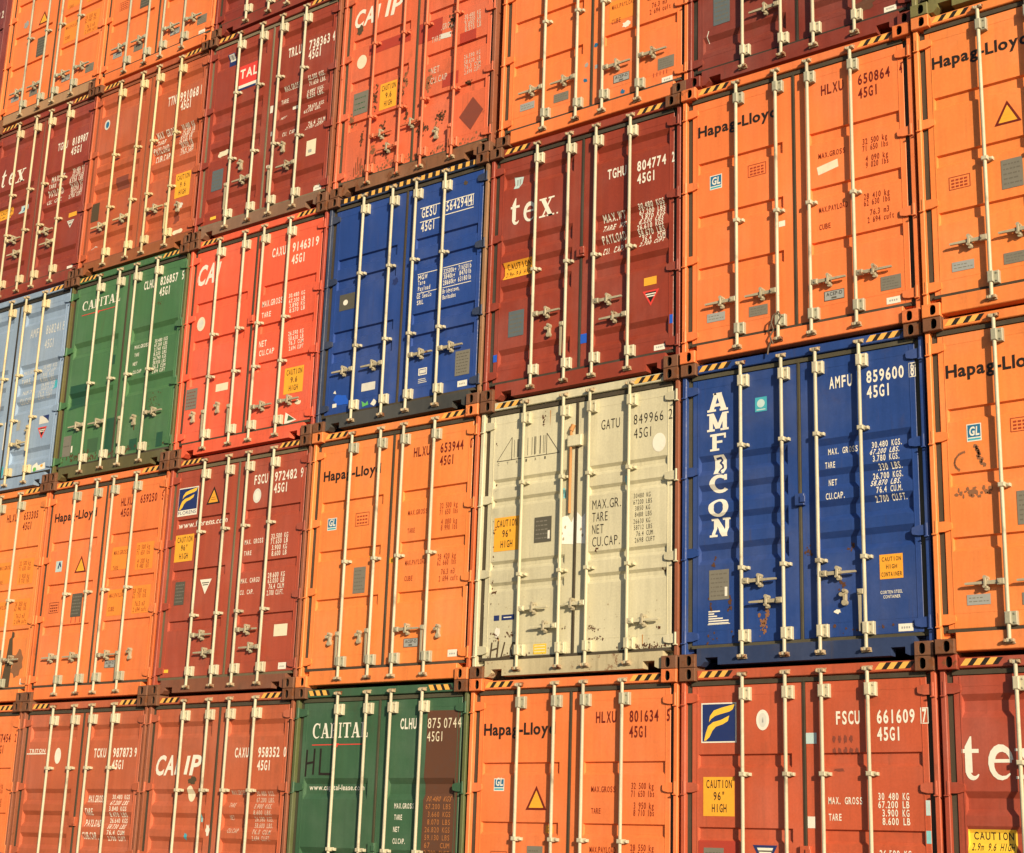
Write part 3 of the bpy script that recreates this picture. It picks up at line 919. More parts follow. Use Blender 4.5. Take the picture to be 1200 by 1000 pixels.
# =============================== row 1 (on the ground)
def ex_c0r1(m):
    m.part('company_lettering')
    m.strokes(SERIF['t'], 0.150, 1.905, 0.195, 0.345, 'white'); m.strokes(SERIF['e'], 0.358, 1.905, 0.220, 0.390, 'white'); m.strokes(SERIF['x'], 0.585, 1.908, 0.265, 0.340, 'white')
    caution(m, 0.170, 1.330, 0.560, 1.520, ['CAUTION', '2.9m 9.6 HIGH'], 'gold')
    serial(m, 'TGHU', '817046', '3', v=2.19); 
container(0, 1, 'dark red container with huge cropped white serif letters at the bottom right corner', (0.36, 0.066, 0.036), 'wave', handles=HT, guides=(2.03, .88), bars=BARS, notch=True, dirt=.2, extra=ex_c0r1)

def flame(m, u0, v0, s, name=False):
    m.part('company_sign')
    m.rect(u0, v0, u0 + s, v0 + s * 0.98, 'white', 0.4)
    b = 0.012
    lo = v0 + (0.075 if name else b)
    m.rect(u0 + b, lo, u0 + s - b, v0 + s * 0.98 - b, 'navy', 1.0)
    hgt = v0 + s * 0.98 - lo
    def P(q): return [(u0 + x * s, lo + z * hgt) for x, z in q]
    top = [(.22, .50), (.25, .66), (.36, .80), (.58, .87), (.95, .95), (.90, .82), (.80, .76), (.58, .71), (.40, .66), (.28, .58)]
    low = [(.08, .02), (.13, .22), (.20, .40), (.34, .50), (.56, .55), (.80, .66), (.76, .52), (.62, .44), (.42, .38), (.32, .28), (.24, .12), (.14, .03)]
    m.poly(P(top), 'gold', 1.8); m.poly(P(low), 'gold', 1.8)
    if name: m.text('FLORENS', u0 + 0.02, u0 + s - 0.02, v0 + 0.020, 0.042, 'navy', 0.0, layer=1.6)

def ex_c1r1(m):
    flame(m, 0.196, 2.228, 0.360)
    m.part('class_sticker'); m.disc(0.818, 2.418, 0.064, 0.090, 'white', 0.5); m.disc(0.818, 2.418, 0.040, 0.062, 'palewhite', 1.2); m.text('i', 0.810, 0.828, 2.395, 0.045, 'steel', 0.0, layer=2)
    caution(m, 0.217, 1.592, 0.533, 1.930, ['CAUTION', '96"', 'HIGH'])
    triangle(m, 0.712, 0.950, 1.140, 1.355, 'white', 'navy', True, 'warning_label')
    m.part('repaint_patch'); m.rect(0.168, 1.000, 0.570, 1.385, 'redpatch', 0.2)
    plate(m, 0.222, 1.06, 0.424, 1.322, 'grey', 5)
    serial(m, 'FSCU', '661609', '7', v=2.366, box=True, h=.104)
    
    weights(m, [('MAX. GROSS', 1.433, 1.745, 1.705, 0.055), ('TARE', 1.433, 1.552, 1.570, 0.054), ('NET', 1.433, 1.530, 1.250, .054)],
            [('30 480 KG', 1.883, 2.156, 1.742, 0.054), ('67.200 LB', 1.882, 2.155, 1.676, 0.054), ('3.900 KG', 1.915, 2.153, 1.609, 0.054), ('8.600 LB', 1.916, 2.158, 1.542, 0.054), ('26.580 KG', 1.883, 2.158, 1.285, .054)])
    m.part('tape_strip'); m.rect(1.236, 2.206, 1.336, 2.298, 'paleblue', 0.5); m.rect(1.240, 1.505, 1.310, 1.600, 'white', .5); m.rect(2.300, 1.62, 2.338, 1.74, 'paleblue', .5); m.rect(2.296, 1.40, 2.338, 1.50, 'tealtape', .5)
    m.part('grey_scuffs')
    for k in range(9): m.blot(1.50 + (k % 5) * 0.052, 2.03 + (k // 5) * 0.1 + 0.11, 0.018, 0.035, 'brickpatch', k + 3, 0.3)
    m.blot(1.545, 1.985, .06, .016, 'brickpatch', 31, .3)
container(1, 1, 'brick red container bearing a navy sign with gold flame stripes, under the dark blue box', BRICK, 'three_b', handles=HT, guides=(1.95, .86), bars=BARS, notch=True, cast='rust', lock=1.30, extra=ex_c1r1)

def ex_c2r1(m):
    hapag(m, '801634', '5', triangle_=True, v=2.342, numv=2.434)
    gl(m, 0.312, 1.802, 0.440, 1.922)
    triangle(m, 0.710, 0.958, 1.626, 1.852)
    plate(m, 0.742, 1.03, 0.926, 1.292, 'grey', 5)
    notice(m, 0.30, 1.10, 0.50, 1.235)
    m.part('maker_sticker'); m.rect(0.938, 1.414, 1.028, 1.486, 'amber', .6); m.text('2', 0.962, 0.995, 1.430, .04, 'black', 0, layer=1.3)
container(2, 1, 'bright orange container with a yellow warning triangle, below the cream container', HLO, 'three', dirt=.10, rust=.04, extra=ex_c2r1)

def capital(m, v, h, wv, u=(0.250, 1.062)):
    m.part('company_lettering')
    n = 7; ws = [1.0, 1.05, .92, .48, .98, 1.05, .85]; tot = sum(ws) + 0.10 * 6
    x = u[0]; k = (u[1] - u[0]) / tot
    for ch, w in zip('CAPITAL', ws):
        m.strokes(SERIF[ch], x, v, w * k, h, 'white'); x += (w + 0.10) * k
    m.rect(u[0] + 0.005, wv, u[1] - 0.05, wv + 0.010, 'red', 0.6)
    c = (u[0] + u[1]) / 2 - 0.03
    m.poly([(c - 0.03, wv + 0.018), (c + 0.03, wv + 0.018), (c, wv - 0.028)], 'red', 1.2)
def ex_c3r1(m):
    capital(m, 2.352, 0.158, 2.276)
    m.part('painted_graffiti')
    m.line([(0.182, 1.955), (0.188, 2.225)], 0.026, 'black', 0.5); m.line([(0.296, 1.975), (0.300, 2.235)], 0.026, 'black', 0.5); m.line([(0.186, 2.085), (0.298, 2.100)], 0.024, 'black', 0.8)
    m.line([(0.392, 2.235), (0.392, 1.975), (0.545, 1.972)], 0.026, 'black', 0.5)
    m.part('web_address'); m.text('www.capital-lease.com', 0.223, 1.025, 1.808, 0.055, 'white', 0.012, gap=.10)
    m.part('primer_patch')
    m.poly([(1.885, 2.606), (2.322, 2.600), (2.322, 1.0), (1.868, 1.0), (1.880, 1.62), (1.868, 1.86), (1.882, 2.20)], 'brownpatch', 0.2)
    serial(m, 'CLHU', '', '', v=2.427, code='', h=.103)
    m.part('serial_lettering')
    m.text('875', 1.884, 2.062, 2.427, 0.100, 'cream', 0.0, mono=True, layer=1.2); m.text('0744', 2.100, 2.330, 2.425, 0.100, 'cream', 0.0, mono=True, layer=1.2)
    m.text('45G1', 1.884, 2.105, 2.294, 0.098, 'cream', 0.0, mono=True, layer=1.2)
    weights(m, [('MAX.GROSS', 1.488, 1.755, 1.625, 0.050), ('TARE', 1.494, 1.602, 1.512, 0.050), ('NET', 1.488, 1.570, 1.392, 0.050), ('CU.CAP.', 1.488, 1.655, 1.276, 0.050)], [])
    for i, t in enumerate(['30.480 KGS', '67.200 LBS', '3.660 KGS', '8.070 LBS', '26.820 KGS', '59.130 LBS', '67   CUM', '2.700 CUFT']):
        m.text(t, 1.910 + (0.03 if i in (2, 3) else 0), 2.240, 1.698 - 0.0755 * i, 0.050, 'dullamber', 0.0, mono=True, layer=1.2)
container(3, 1, 'dark green container with white serif name, black scrawl and brown primer patch', (0.046, 0.118, 0.064), 'wave_two', dirt=.18, handles=(('L', .7), ('L', .7), ('R', .7), ('R', .7)), guides=(1.20,), bars=BARS, hazard='back', cast='rust', gas=paint('grey_green_rubber', (.06, .06, .035), 0, .4, 2.5, .8, dent=0), post=paint('olive_worn_post', (.10, .12, .045), .35, .4, 12., .6), lock=1.22, extra=ex_c3r1)

def cai(m, v, h, ip=True, u0=0.165):
    m.part('company_lettering')
    sh = 0.20
    m.text('C', u0, u0 + 0.155, v, h, 'white', 0.03, shear=sh, layer=.6)
    m.text('A', u0 + 0.165, u0 + 0.335, v, h, 'white', 0.03, shear=sh, layer=.6)
    m.rect
    m.poly([(u0 + 0.350, v), (u0 + 0.400, v), (u0 + 0.400 + sh * h, v + h), (u0 + 0.350 + sh * h, v + h)], 'white', .6)
    if ip:
        m.poly([(u0 + 0.515, v), (u0 + 0.568, v), (u0 + 0.568 + sh * h, v + h), (u0 + 0.515 + sh * h, v + h)], 'white', .6)
        m.text('P', u0 + 0.610, u0 + 0.780, v, h, 'white', 0.03, shear=sh, layer=.6)
def ex_c4r1(m):
    cai(m, 1.976, 0.212)
    m.part('class_sticker'); m.disc(0.812, 1.762, 0.062, 0.090, 'cream', .5); 
    m.part('dark_smudge'); m.blot(.84, 1.905, .075, .05, 'soot', 5, .9)
    serial(m, 'CAXU', '958352', '0', v=2.163, h=.102)
    weights(m, [('MAX.GROSS', 1.492, 1.728, 1.754, 0.046), ('TARE', 1.483, 1.585, 1.616, 0.046), ('NET', 1.493, 1.563, 1.480, 0.046), ('CU.CAP', 1.481, 1.660, 1.339, 0.046)],
            [(t, 1.885, 2.170, 1.742 - .0685 * i, .048) for i, t in enumerate(['30.480 KGS.', '67.200 LBS.', '3.900 KGS.', '8.600 LBS.', '26.580 KGS.', '58.600 LBS.', '76.3 CU.M', '2.694 CU.FT.'])], 'fadedwhite')
    m.part('tape_strip'); m.rect(1.005, 1.45, 1.035, 1.56, 'tealtape', .6); m.blot(.80, 1.285, .03, .045, 'cyan', 8, .6); m.blot(1.165, 1.36, .04, .07, 'white', 9, .6)
container(4, 1, 'faded brick container with slanted white letters and cream disc, left of dark green box', ORBR, 'wave', handles=HT, guides=(1.798,), bars=BARS, notch=False, dirt=.2, rust=.15, post=RUSTY2, cast='rust', extra=ex_c4r1)

def ex_c5r1(m):
    m.part('company_lettering'); m.text('TRITON', 0.170, 0.500, 2.256, 0.046, 'white', 0.02); m.rect(0.125, 2.236, 0.520, 2.250, 'white', .6)
    m.part('class_sticker'); m.disc(.765, 2.213, .062, .098, 'white', .5)
    serial(m, 'TCKU', '987873', '9', v=2.188, u=(1.470, 1.700, 1.835, 2.192, 2.235, 2.283), h=.102)
    weights(m, [('MAX.GROSS', 1.415, 1.715, 1.655, 0.080), ('TARE', 1.405, 1.555, 1.503, 0.078), ('PAYLOAD', 1.405, 1.710, 1.370, 0.078), ('CUB.CAP.', 1.395, 1.680, 1.222, 0.078)],
            [(t, 1.860, 2.185, 1.694 - .069 * i, .050) for i, t in enumerate(['30.480 KGS', '67.200 LBS', '3.840 KGS', '8.470 LBS', '26.640 KGS', '58.730 LBS', '76.4 CUM', '2.700 CUFT'])])
container(5, 1, 'orange brown container with small underlined white name and a white disc at bottom left', ORBR, 'wave', handles=HT, guides=(2.06, .88), bars=BARS, dirt=.18, post=RUSTY2, cast='rust', lock=1.42, extra=ex_c5r1)

def ex_c6r1(m):
    hapag(m, '657454', '2', numv=2.40)
container(6, 1, 'orange container cut off by the bottom left edge, left of the orange brown container', HLO, 'three', dirt=.2, rust=.1, cast='rust', post_r=RUSTY2, extra=ex_c6r1)

# =============================== row 2
def ex_c0r2(m):
    hapag(m, '651877', '2', v=2.350)
    gl(m, 0.325, 1.766, 0.452, 1.918)
    notice(m, .70, 1.80, .90, 1.92)
    plate(m, .722, 1.02, .92, 1.30, 'grey', 6)
    m.part('torn_sticker_marks')
    rg = random.Random(3)
    for k in range(11):
        t = k / 10
        m.blot(0.40 + 0.055 * t + rg.uniform(-.012, .012), 1.725 - 0.17 * t, .018, .020, 'scuff', k, .3)
    for k in range(14):
        a = R(100 + 130 * k / 13)
        m.blot(0.315 + 0.105 * math.cos(a), 1.60 + 0.085 * math.sin(a), .010, .014, 'scuff', 40 + k, .3)
    for k in range(16):
        m.blot(0.215 + 0.295 * k / 15, 1.325 + 0.030 * math.sin(k * 1.7) + rg.uniform(-.02, .02), rg.uniform(.008, .022), rg.uniform(.010, .026), 'scuff', 70 + k, .3)
    m.blot(.36, 1.338, .05, .026, 'scuff', 99, .35)
container(0, 2, 'orange container with torn scuffed sticker marks, at the right edge beside the dark blue box', HLGOLD, 'three', dirt=.14, rust=.06, cast='rust', dy=-.040, extra=ex_c0r2)

def ex_c1r2(m):
    m.part('company_lettering')
    for ch, u0, u1, v0, v1 in (('A', .258, .482, 2.402, 2.582), ('M', .256, .488, 2.210, 2.386), ('F', .288, .458, 2.018, 2.182), ('C', .278, .478, 1.616, 1.786), ('O', .268, .482, 1.388, 1.558), ('N', .284, .484, 1.232, 1.352)):
        if ch == 'N': v0, v1 = 1.196, 1.376
        m.strokes(SLAB[ch], u0, v0, u1 - u0, v1 - v0, 'white', layer=.4)
    m.poly([(.322, 1.795), (.432, 1.795), (.446, 1.85), (.446, 1.93), (.430, 1.975), (.322, 1.975)], 'white', .5)
    m.line([(.350, 1.945), (.395, 1.950), (.402, 1.925), (.380, 1.905), (.405, 1.880), (.408, 1.855), (.385, 1.838), (.378, 1.812), (.400, 1.806)], .018, 'navy', 1.3)
    m.part('class_sticker'); m.rect(.769, 2.332, .892, 2.470, 'cyan', .5); m.disc(.830, 2.410, .040, .040, 'paleblue', 1.2); m.rect(.785, 2.345, .876, 2.356, 'paleblue', 1.2)
    serial(m, 'AMFU', '859600', '8', v=2.440, box=True, u=(1.520, 1.742, 1.880, 2.232, 2.296, 2.336), h=.104, code_u=(1.880, 2.105))
    weights(m, [('MAX. GROSS', 1.480, 1.768, 1.838, .055), ('TARE', 1.466, 1.564, 1.708, .054), ('NET', 1.480, 1.560, 1.556, .054), ('CU.CAP.', 1.466, 1.648, 1.425, .055)],
            [('30.480 KGS.', 1.898, 2.180, 1.848, .052), ('67.200 LBS.', 1.895, 2.170, 1.780, .052), ('3.780 KGS.', 1.920, 2.168, 1.715, .052), ('.330 LBS.', 1.952, 2.180, 1.638, .052), ('26.700 KGS.', 1.903, 2.182, 1.564, .052), ('58.870 LBS.', 1.893, 2.175, 1.498, .052), ('76.4 CU.M.', 1.947, 2.188, 1.432, .052), ('2.700 CU.FT.', 1.926, 2.214, 1.356, .052)])
    caution(m, 1.960, .674, 2.172, .886, ['CAUTION', 'HIGH', 'CONTAINER'], 'amber', sh=.55)
    m.part('stencil_notice'); m.text('CORTEN STEEL', 1.960, 2.160, .548, .026, 'white', .01); m.text('CONTAINER', 1.985, 2.140, .508, .026, 'white', .01)
    small_white(m, 2.114, .220, 2.246, .284)
    plate(m, .278, .610, .487, .888, 'grey', 6, tag=True)
    m.part('stencil_notice')
    for i, w in enumerate((.12, .06, .09, .15, .21, .21)): m.rect(.270, .500 - .022 * i, .270 + w, .512 - .022 * i, 'white', .5)
    m.rect(.262, .385, .494, .392, 'white', .5)
    m.part('rust_spots')
    for k, (a, b, c, d, n_) in enumerate(((.325, .955, .03, .05, 10), (1.692, .978, .03, .05, 12), (1.30, .975, .03, .06, 14), (.50, .560, .03, .10, 16), (.29, .560, .02, .12, 16), (.42, .25, .3, .06, 14), (1.8, .26, .4, .05, 14), (1.62, .66, .05, .04, 14))): m.spatter(a, b, c, d, 'rustspot', k, n_, .011)
    m.part('grey_scuffs'); m.spatter(.83, .36, .05, .10, 'scuff', 6, 30, .014, .1); m.spatter(.88, .46, .03, .06, 'scuff', 7, 16, .012, .1)
    m.part('torn_paper'); m.blot(1.555, .425, .034, .022, 'white', 11, .8)
container(1, 2, 'dark blue container with tall white letters running down its left door', BLUE, 'wave_four', dirt=.16, rust=.05, low=.16, handles=(('R', .752), ('L', .556), ('R', .755), ('D', .572, 1.637, .545)), guides=(2.024, .876), bars=BARS, notch=True, cast='rust', lock=1.445, sill_rust=.45, sill_rgb=(.026,.046,.125), gas=paint('greenish_rubber', (.075, .068, .045), 0, .5, 2.8, .8, dent=0), extra=ex_c1r2)

def ex_c2r2(m):
    m.part('company_lettering'); K = 'black'; w = .006
    m.line([(.206, 2.240), (1.004, 2.240), (.842, 2.462)], w, K, .5); m.line([(.206, 2.240), (.394, 2.478), (.394, 2.244)], w, K, .8)
    m.line([(.842, 2.244), (.842, 2.460)], w, K, .8)
    for x in (.428, .470, .485, .600, .655, .690, .705, .760, .800, .820): m.line([(x, 2.262), (x, 2.445)], .012 if x in (.470, .690, .760) else .005, 'darkgrey', .5)
    for i, c in enumerate('CTRIRI'): m.text(c, .215 + .12 * i, .235 + .12 * i, 2.195, .028, 'darkgrey', 0)
    serial(m, 'GATU', '849966', '2', 'black', 2.402, (1.508, 1.728, 1.888, 2.236, 2.294, 2.345), .100, code_u=(1.894, 2.112), bold=-.005)
    m.part('class_sticker'); m.disc(2.192, 2.186, .076, .094, 'white', .5)
    weights(m, [('MAX.GR.', 1.418, 1.758, 1.602, .094), ('TARE', 1.420, 1.606, 1.478, .092), ('NET', 1.422, 1.556, 1.356, .092), ('CU.CAP.', 1.425, 1.752, 1.230, .094)],
            [('30480 KG', 1.904, 2.098, 1.662, .046), ('67200 LBS', 1.902, 2.116, 1.600, .046), ('3850 KG', 1.920, 2.094, 1.538, .046), ('8488 LBS', 1.920, 2.114, 1.476, .046), ('26630 KG', 1.905, 2.096, 1.410, .046), ('58712 LBS', 1.910, 2.120, 1.350, .046), ('76.4 CUM', 1.938, 2.128, 1.288, .046), ('2698 CUFT', 1.922, 2.150, 1.226, .046)], 'black', -.008)
    caution(m, .200, 1.288, .523, 1.640, ['CAUTION', '96"', 'HIGH'], 'yellow')
    plate(m, .716, 1.334, .930, 1.594, 'darkgrey', 5, 'grey', tag=True)
    m.part('blue_logo'); m.rect(.236, .578, .305, .632, 'navy', .5); m.rect(.335, .578, .495, .632, 'navy', .5); m.rect(.36, .60, .46, .61, 'white', 1.2)
    m.part('painted_graffiti')
    m.line([(.205, .205), (.222, .355)], .020, 'soot', .5); m.line([(.292, .215), (.305, .365)], .020, 'soot', .5); m.line([(.210, .280), (.300, .300)], .018, 'soot', .9)
    m.line([(.385, .352), (.345, .205), (.435, .215)], .018, 'soot', .5); m.line([(.545, .335), (.490, .345), (.462, .290), (.475, .222), (.530, .205)], .018, 'soot', .5)
    m.part('yellow_label'); m.rect(.747, .216, .905, .316, 'gold', .5)
    for i in range(3): m.rect(.76, .292 - .028 * i, .89, .300 - .028 * i, 'cream', 1.2)
    m.part('tape_strip'); m.poly([(1.020, 1.298), (1.200, 1.280), (1.200, 1.560), (1.175, 1.50), (1.12, 1.58), (1.02, 1.555)], 'paper', .8); m.poly([(1.240, 1.285), (1.345, 1.272), (1.340, 1.58), (1.30, 1.54), (1.240, 1.60)], 'paper', .8)
    for q in ((1.06, 1.40), (1.10, 1.46), (1.08, 1.34), (1.29, 1.42), (1.31, 1.36)): m.blot(q[0], q[1], .014, .018, 'scuffpale', int(q[1] * 100), 1.4)
    m.rect(1.050, 1.760, 1.085, 1.860, 'tealtape', .5); m.rect(1.806, 1.80, 1.828, 1.90, 'tealtape', .5)
    m.part('rust_spots')
    for k, (a, b, c, d, n_) in enumerate(((.27, .42, .05, .06, 26), (.22, .87, .06, .012, 14), (.44, .43, .06, .03, 16), (1.45, .43, .07, .03, 20), (.80, 2.62, .02, .09, 16), (2.26, .93, .03, .03, 8), (2.2, .40, .03, .03, 10), (1.48, 1.20, .02, .02, 8), (1.12, .45, .03, .03, 8), (2.10, .225, .35, .03, 90), (.6, .225, .5, .03, 40), (1.5, .33, .12, .02, 24), (.20, 1.5, .02, .9, 24))): m.spatter(a, b, c, d, 'rustspot', k + 20, n_, .009)
    m.part('rust_streak'); m.poly([(1.120, 2.20), (1.132, 2.26), (1.138, 2.1), (1.136, 1.70), (1.128, 1.66), (1.122, 1.9)], 'rustrun', .2)
    m.part('grey_scuffs'); m.spatter(.45, .62, .4, .3, 'scuffpale', 7, 40, .006, .05)
    m.part('grey_scuffs'); m.spatter(1.9, .45, .4, .25, 'scuffpale', 6, 40, .006, .05)
    m.part('rust_streak'); m.poly([(.875, 2.70), (.885, 2.70), (.882, 2.58), (.880, 2.52)], 'rustrun', .2); m.poly([(2.02, .34), (2.03, .34), (2.028, .24), (2.022, .22)], 'rustrun', .2); m.poly([(.30, .40), (.312, .40), (.308, .30), (.303, .27)], 'rustrun', .2)
    m.part('torn_sticker_marks'); m.blot(.285, .46, .04, .055, 'white', 61, .5)
cream_root, cream_doors = container(2, 2, 'cream container with thin black line drawing and black lettering, the only cream one', (0.605, 0.575, 0.415), 'pairs', dirt=.16, rust=.10, low=.10, handles=(('R', .672), ('L', .478), ('L', .680), ('R', .470)), guides=(1.965, 1.02), bars=(0.580, 1.077, 1.402, 1.878), notch=True, cast='rust', post_r=RUSTY2, bar_mat=paint('cream_bar_paint', (0.55, 0.52, 0.37), .18, .3, 14., .5, dent=0), sill_rust=.58, sill_rgb=(.50,.44,.29), fade=.3, extra=ex_c2r2)
RODRUST = paint('orange_rusted_rod', (0.50, 0.24, 0.085), 0.45, 0.35, 23.0, 0.65, dent=0)
mb = MB(); mb.tube((1.160, 0.045, 1.590), (1.160, 0.045, 2.440), 0.015, 10); mb.tube((1.160, 0.045, 2.440), (1.185, 0.050, 2.500), 0.024, 10)
put('security_rod', mb.mesh('security_rod', True), cream_root, RODRUST)
mb = MB(); mb.box(1.130, 0.022, 2.270, 1.300, 0.0690, 2.385, ch=0.006)
put('rod_clamp', mb.mesh('rod_clamp'), cream_root, cream_doors['L'].material_slots[0].material)


def ex_c3r2(m):
    hapag(m, '653944', '0', v=2.325, tw=('4 080 kg', '8 990 lbs'), pay=('28 420 kg', '62 660 lbs'), bottom='acep', ink_='brick')
    gl(m, .272, 1.742, .414, 1.882); notice(m, .700, 1.75, .905, 1.90)
    plate(m, .722, 1.000, .900, 1.288, 'grey', 6)
    m.part('maker_sticker'); m.rect(.932, 1.386, .992, 1.474, 'amber', .5); m.rect(1.238, 1.292, 1.293, 1.352, 'yellow', .5)
    small_white(m, 2.115, .245, 2.240, .318)
container(3, 2, 'bright orange container immediately left of the cream container', HLGOLD, 'three', dirt=.10, rust=.05, handles=(('D', .56, .43, .52), ('D', .57, .87, .52), ('R', .56), ('D', .56, 1.985, .52)), bar_mat=None, post_r=paint('orange_rusty_post', (.55, .12, .035), .5, .4, 13., .6), extra=ex_c3r2)

def ex_c4r2(m):
    flame(m, .150, 2.168, .362, True)
    m.part('web_address'); m.text('www.florens.com', .172, 1.045, 2.020, .076, 'white', .012, gap=.09)
    triangle(m, .672, .914, 2.266, 2.484, 'amber', 'black')
    caution(m, .170, 1.600, .500, 1.932, ['CAUTION', '96"', 'HIGH'])
    plate(m, .240, 1.070, .415, 1.352, 'darkgrey', 6, 'grey')
    triangle(m, .676, .882, 1.170, 1.350, 'white', 'white', True, 'warning_label')
    serial(m, 'FSCU', '972482', '9', v=2.424, u=(1.480, 1.708, 1.826, 2.190, 2.254, 2.306), h=.106)
    m.part('class_sticker'); m.disc(1.555, 2.282, .068, .088, 'palewhite', .5); m.disc(1.555, 2.282, .04, .055, 'white', 1.2)
    weights(m, [('MAX. GROSS', 1.402, 1.712, 1.709, .054), ('TARE', 1.402, 1.530, 1.576, .052), ('MAX. CARGO', 1.387, 1.700, 1.250, .054), ('CU. CAP.', 1.386, 1.614, 1.116, .052)],
            [('32.500 KG', 1.840, 2.118, 1.737, .055), ('71.650 LB', 1.840, 2.118, 1.674, .055), ('3.900 KG', 1.862, 2.112, 1.603, .055), ('8.600 LB', 1.868, 2.112, 1.534, .055), ('28.600 KG', 1.832, 2.108, 1.283, .055), ('63.050 LB', 1.838, 2.106, 1.218, .055), ('76.4 CU.M', 1.860, 2.107, 1.150, .055), ('2.700 CU.FT.', 1.836, 2.106, 1.078, .055)])
    m.part('paper_label'); m.rect(2.00, .60, 2.215, .735, 'cream', .5); small_white(m, 2.11, .225, 2.235, .30)
    m.part('maker_sticker'); m.rect(.134, .264, .245, .302, 'gold', .5)
container(4, 2, 'brick red container with navy flame sign above white web address lettering', (0.385, 0.075, 0.042), 'three_b', dirt=.16, rust=.06, handles=(('R', .68), ('L', .47), ('R', .70), ('L', .49)), guides=(1.93, .92), bars=BARS, notch=True, cast='rust', sill_rust=.35, sill_rgb=(.22,.085,.05), post_r=RUSTY2, gas=paint('dusty_rubber', (.14, .115, .07), 0, .4, 2.2, .85, dent=0), hazard='thin', extra=ex_c4r2)

def ex_c5r2(m):
    hapag(m, '659250', '5', patches=True, v=2.350, code_left=True, numv=2.425, tw=('4 300 kg', '9 480 lbs'), pay=('28 200 kg', '62 170 lbs'), bottom='acep')
    m.part('class_sticker'); m.rect(.297, 1.672, .428, 1.815, 'paleblue', .5); m.line([(.350, 1.72), (.375, 1.795), (.40, 1.74)], .022, 'navy', 1.2)
    triangle(m, .700, .940, 1.628, 1.850); notice(m, .252, 1.132, .450, 1.272, 'maroon')
    plate(m, .712, 1.056, .925, 1.356, 'darkgrey', 6, 'grey')
    m.part('rust_runs')
    for x in (.73, .82, .91): m.rect(x, .98, x + .014, 1.052, 'redpatch', .3)
container(5, 2, 'orange container with yellowish repaint patches behind its weights and a yellow warning triangle', HLO, 'three', dirt=.10, rust=.06, handles=(('L', .545), ('L', .54), ('R', .53), ('D', .54, 1.99, .53)), extra=ex_c5r2, cast='rust', post=paint('orange_dirty_post', (.60, .13, .035), .4, .4, 15., .6))

def ex_c6r2(m):
    hapag(m, '653305', '', patches=True, v=2.350, numv=2.455, bottom='none')
    small_white(m, 2.22, .235, 2.34, .31)
    m.part('black_smear')
    m.poly([(1.90, .95), (1.95, .93), (2.00, .60), (1.99, .21), (1.80, .21), (1.86, .55)], 'soot', .2); m.blot(2.12, .52, .14, .20, 'scuff', 3, .1); m.blot(1.75, .50, .06, .25, 'scuff', 4, .1)
container(6, 2, 'orange container smeared with black soot at its lower right, against the left edge', HLGOLD, 'three', dx=.045, dirt=.25, rust=.10, cast='rust', low=.08, extra=ex_c6r2)

# =============================== row 3
def ex_c0r3(m):
    hapag(m, '650411', '7', v=2.365, u=(.158, 1.035))
    triangle(m, .703, .942, 1.652, 1.872); notice(m, .270, 1.155, .465, 1.278)
    plate(m, .742, 1.05, .93, 1.32, 'grey', 5)
container(0, 3, 'orange container at the right edge with a dull olive container standing on top', HLGOLD, 'three', dirt=.10, rust=.06, handles=(('L', .63), ('L', .64), ('R', .63), ('R', .63)), dy=-.050, extra=ex_c0r3)

def ex_c1r3(m):
    hapag(m, '650864', '4', v=2.360, tare=False, tw=('4 090 kg', '9 020 lbs'), pay=('28 410 kg', '62 630 lbs'), chku=(2.300, 2.336))
    gl(m); notice(m)
    small_white(m)
    m.part('tape_strip'); m.poly([(1.452, 1.712), (1.666, 1.752), (1.674, 1.672), (1.468, 1.630)], 'cream', .7)
    m.rect(1.048, 1.205, 1.115, 1.262, 'white', .6)
chain_root, chain_doors = container(1, 3, 'orange container numbered 650864 with tape over one word, above the dark blue container', HLO, 'three', dirt=.08, rust=.03, dy=-.018, extra=ex_c1r3)
mb = MB()
pts = [(1.075, -.012, .335), (1.020, -.016, .300), (1.000, -.014, .235), (1.022, -.012, .165), (.985, -.010, .110), (.990, .0, .060), (.955, .008, .0), (.945, .012, -.055)]
for a_, b_ in zip(pts, pts[1:]): mb.tube(a_, b_, 0.0075, 7)
for a_, b_ in (((1.075, -.012, .335), (1.105, -.014, .280)), ((1.105, -.014, .280), (1.070, -.016, .225)), ((.985, -.010, .110), (1.010, 0, .03)), ((1.0, -.014, .235), (.975, -.012, .175))): mb.tube(a_, b_, 0.006, 7)
put('seal_chain', mb.mesh('seal_chain', True), chain_root, paint('dark_chain_steel', (.14, .10, .07), .4, .4, 24., .5, dent=0))


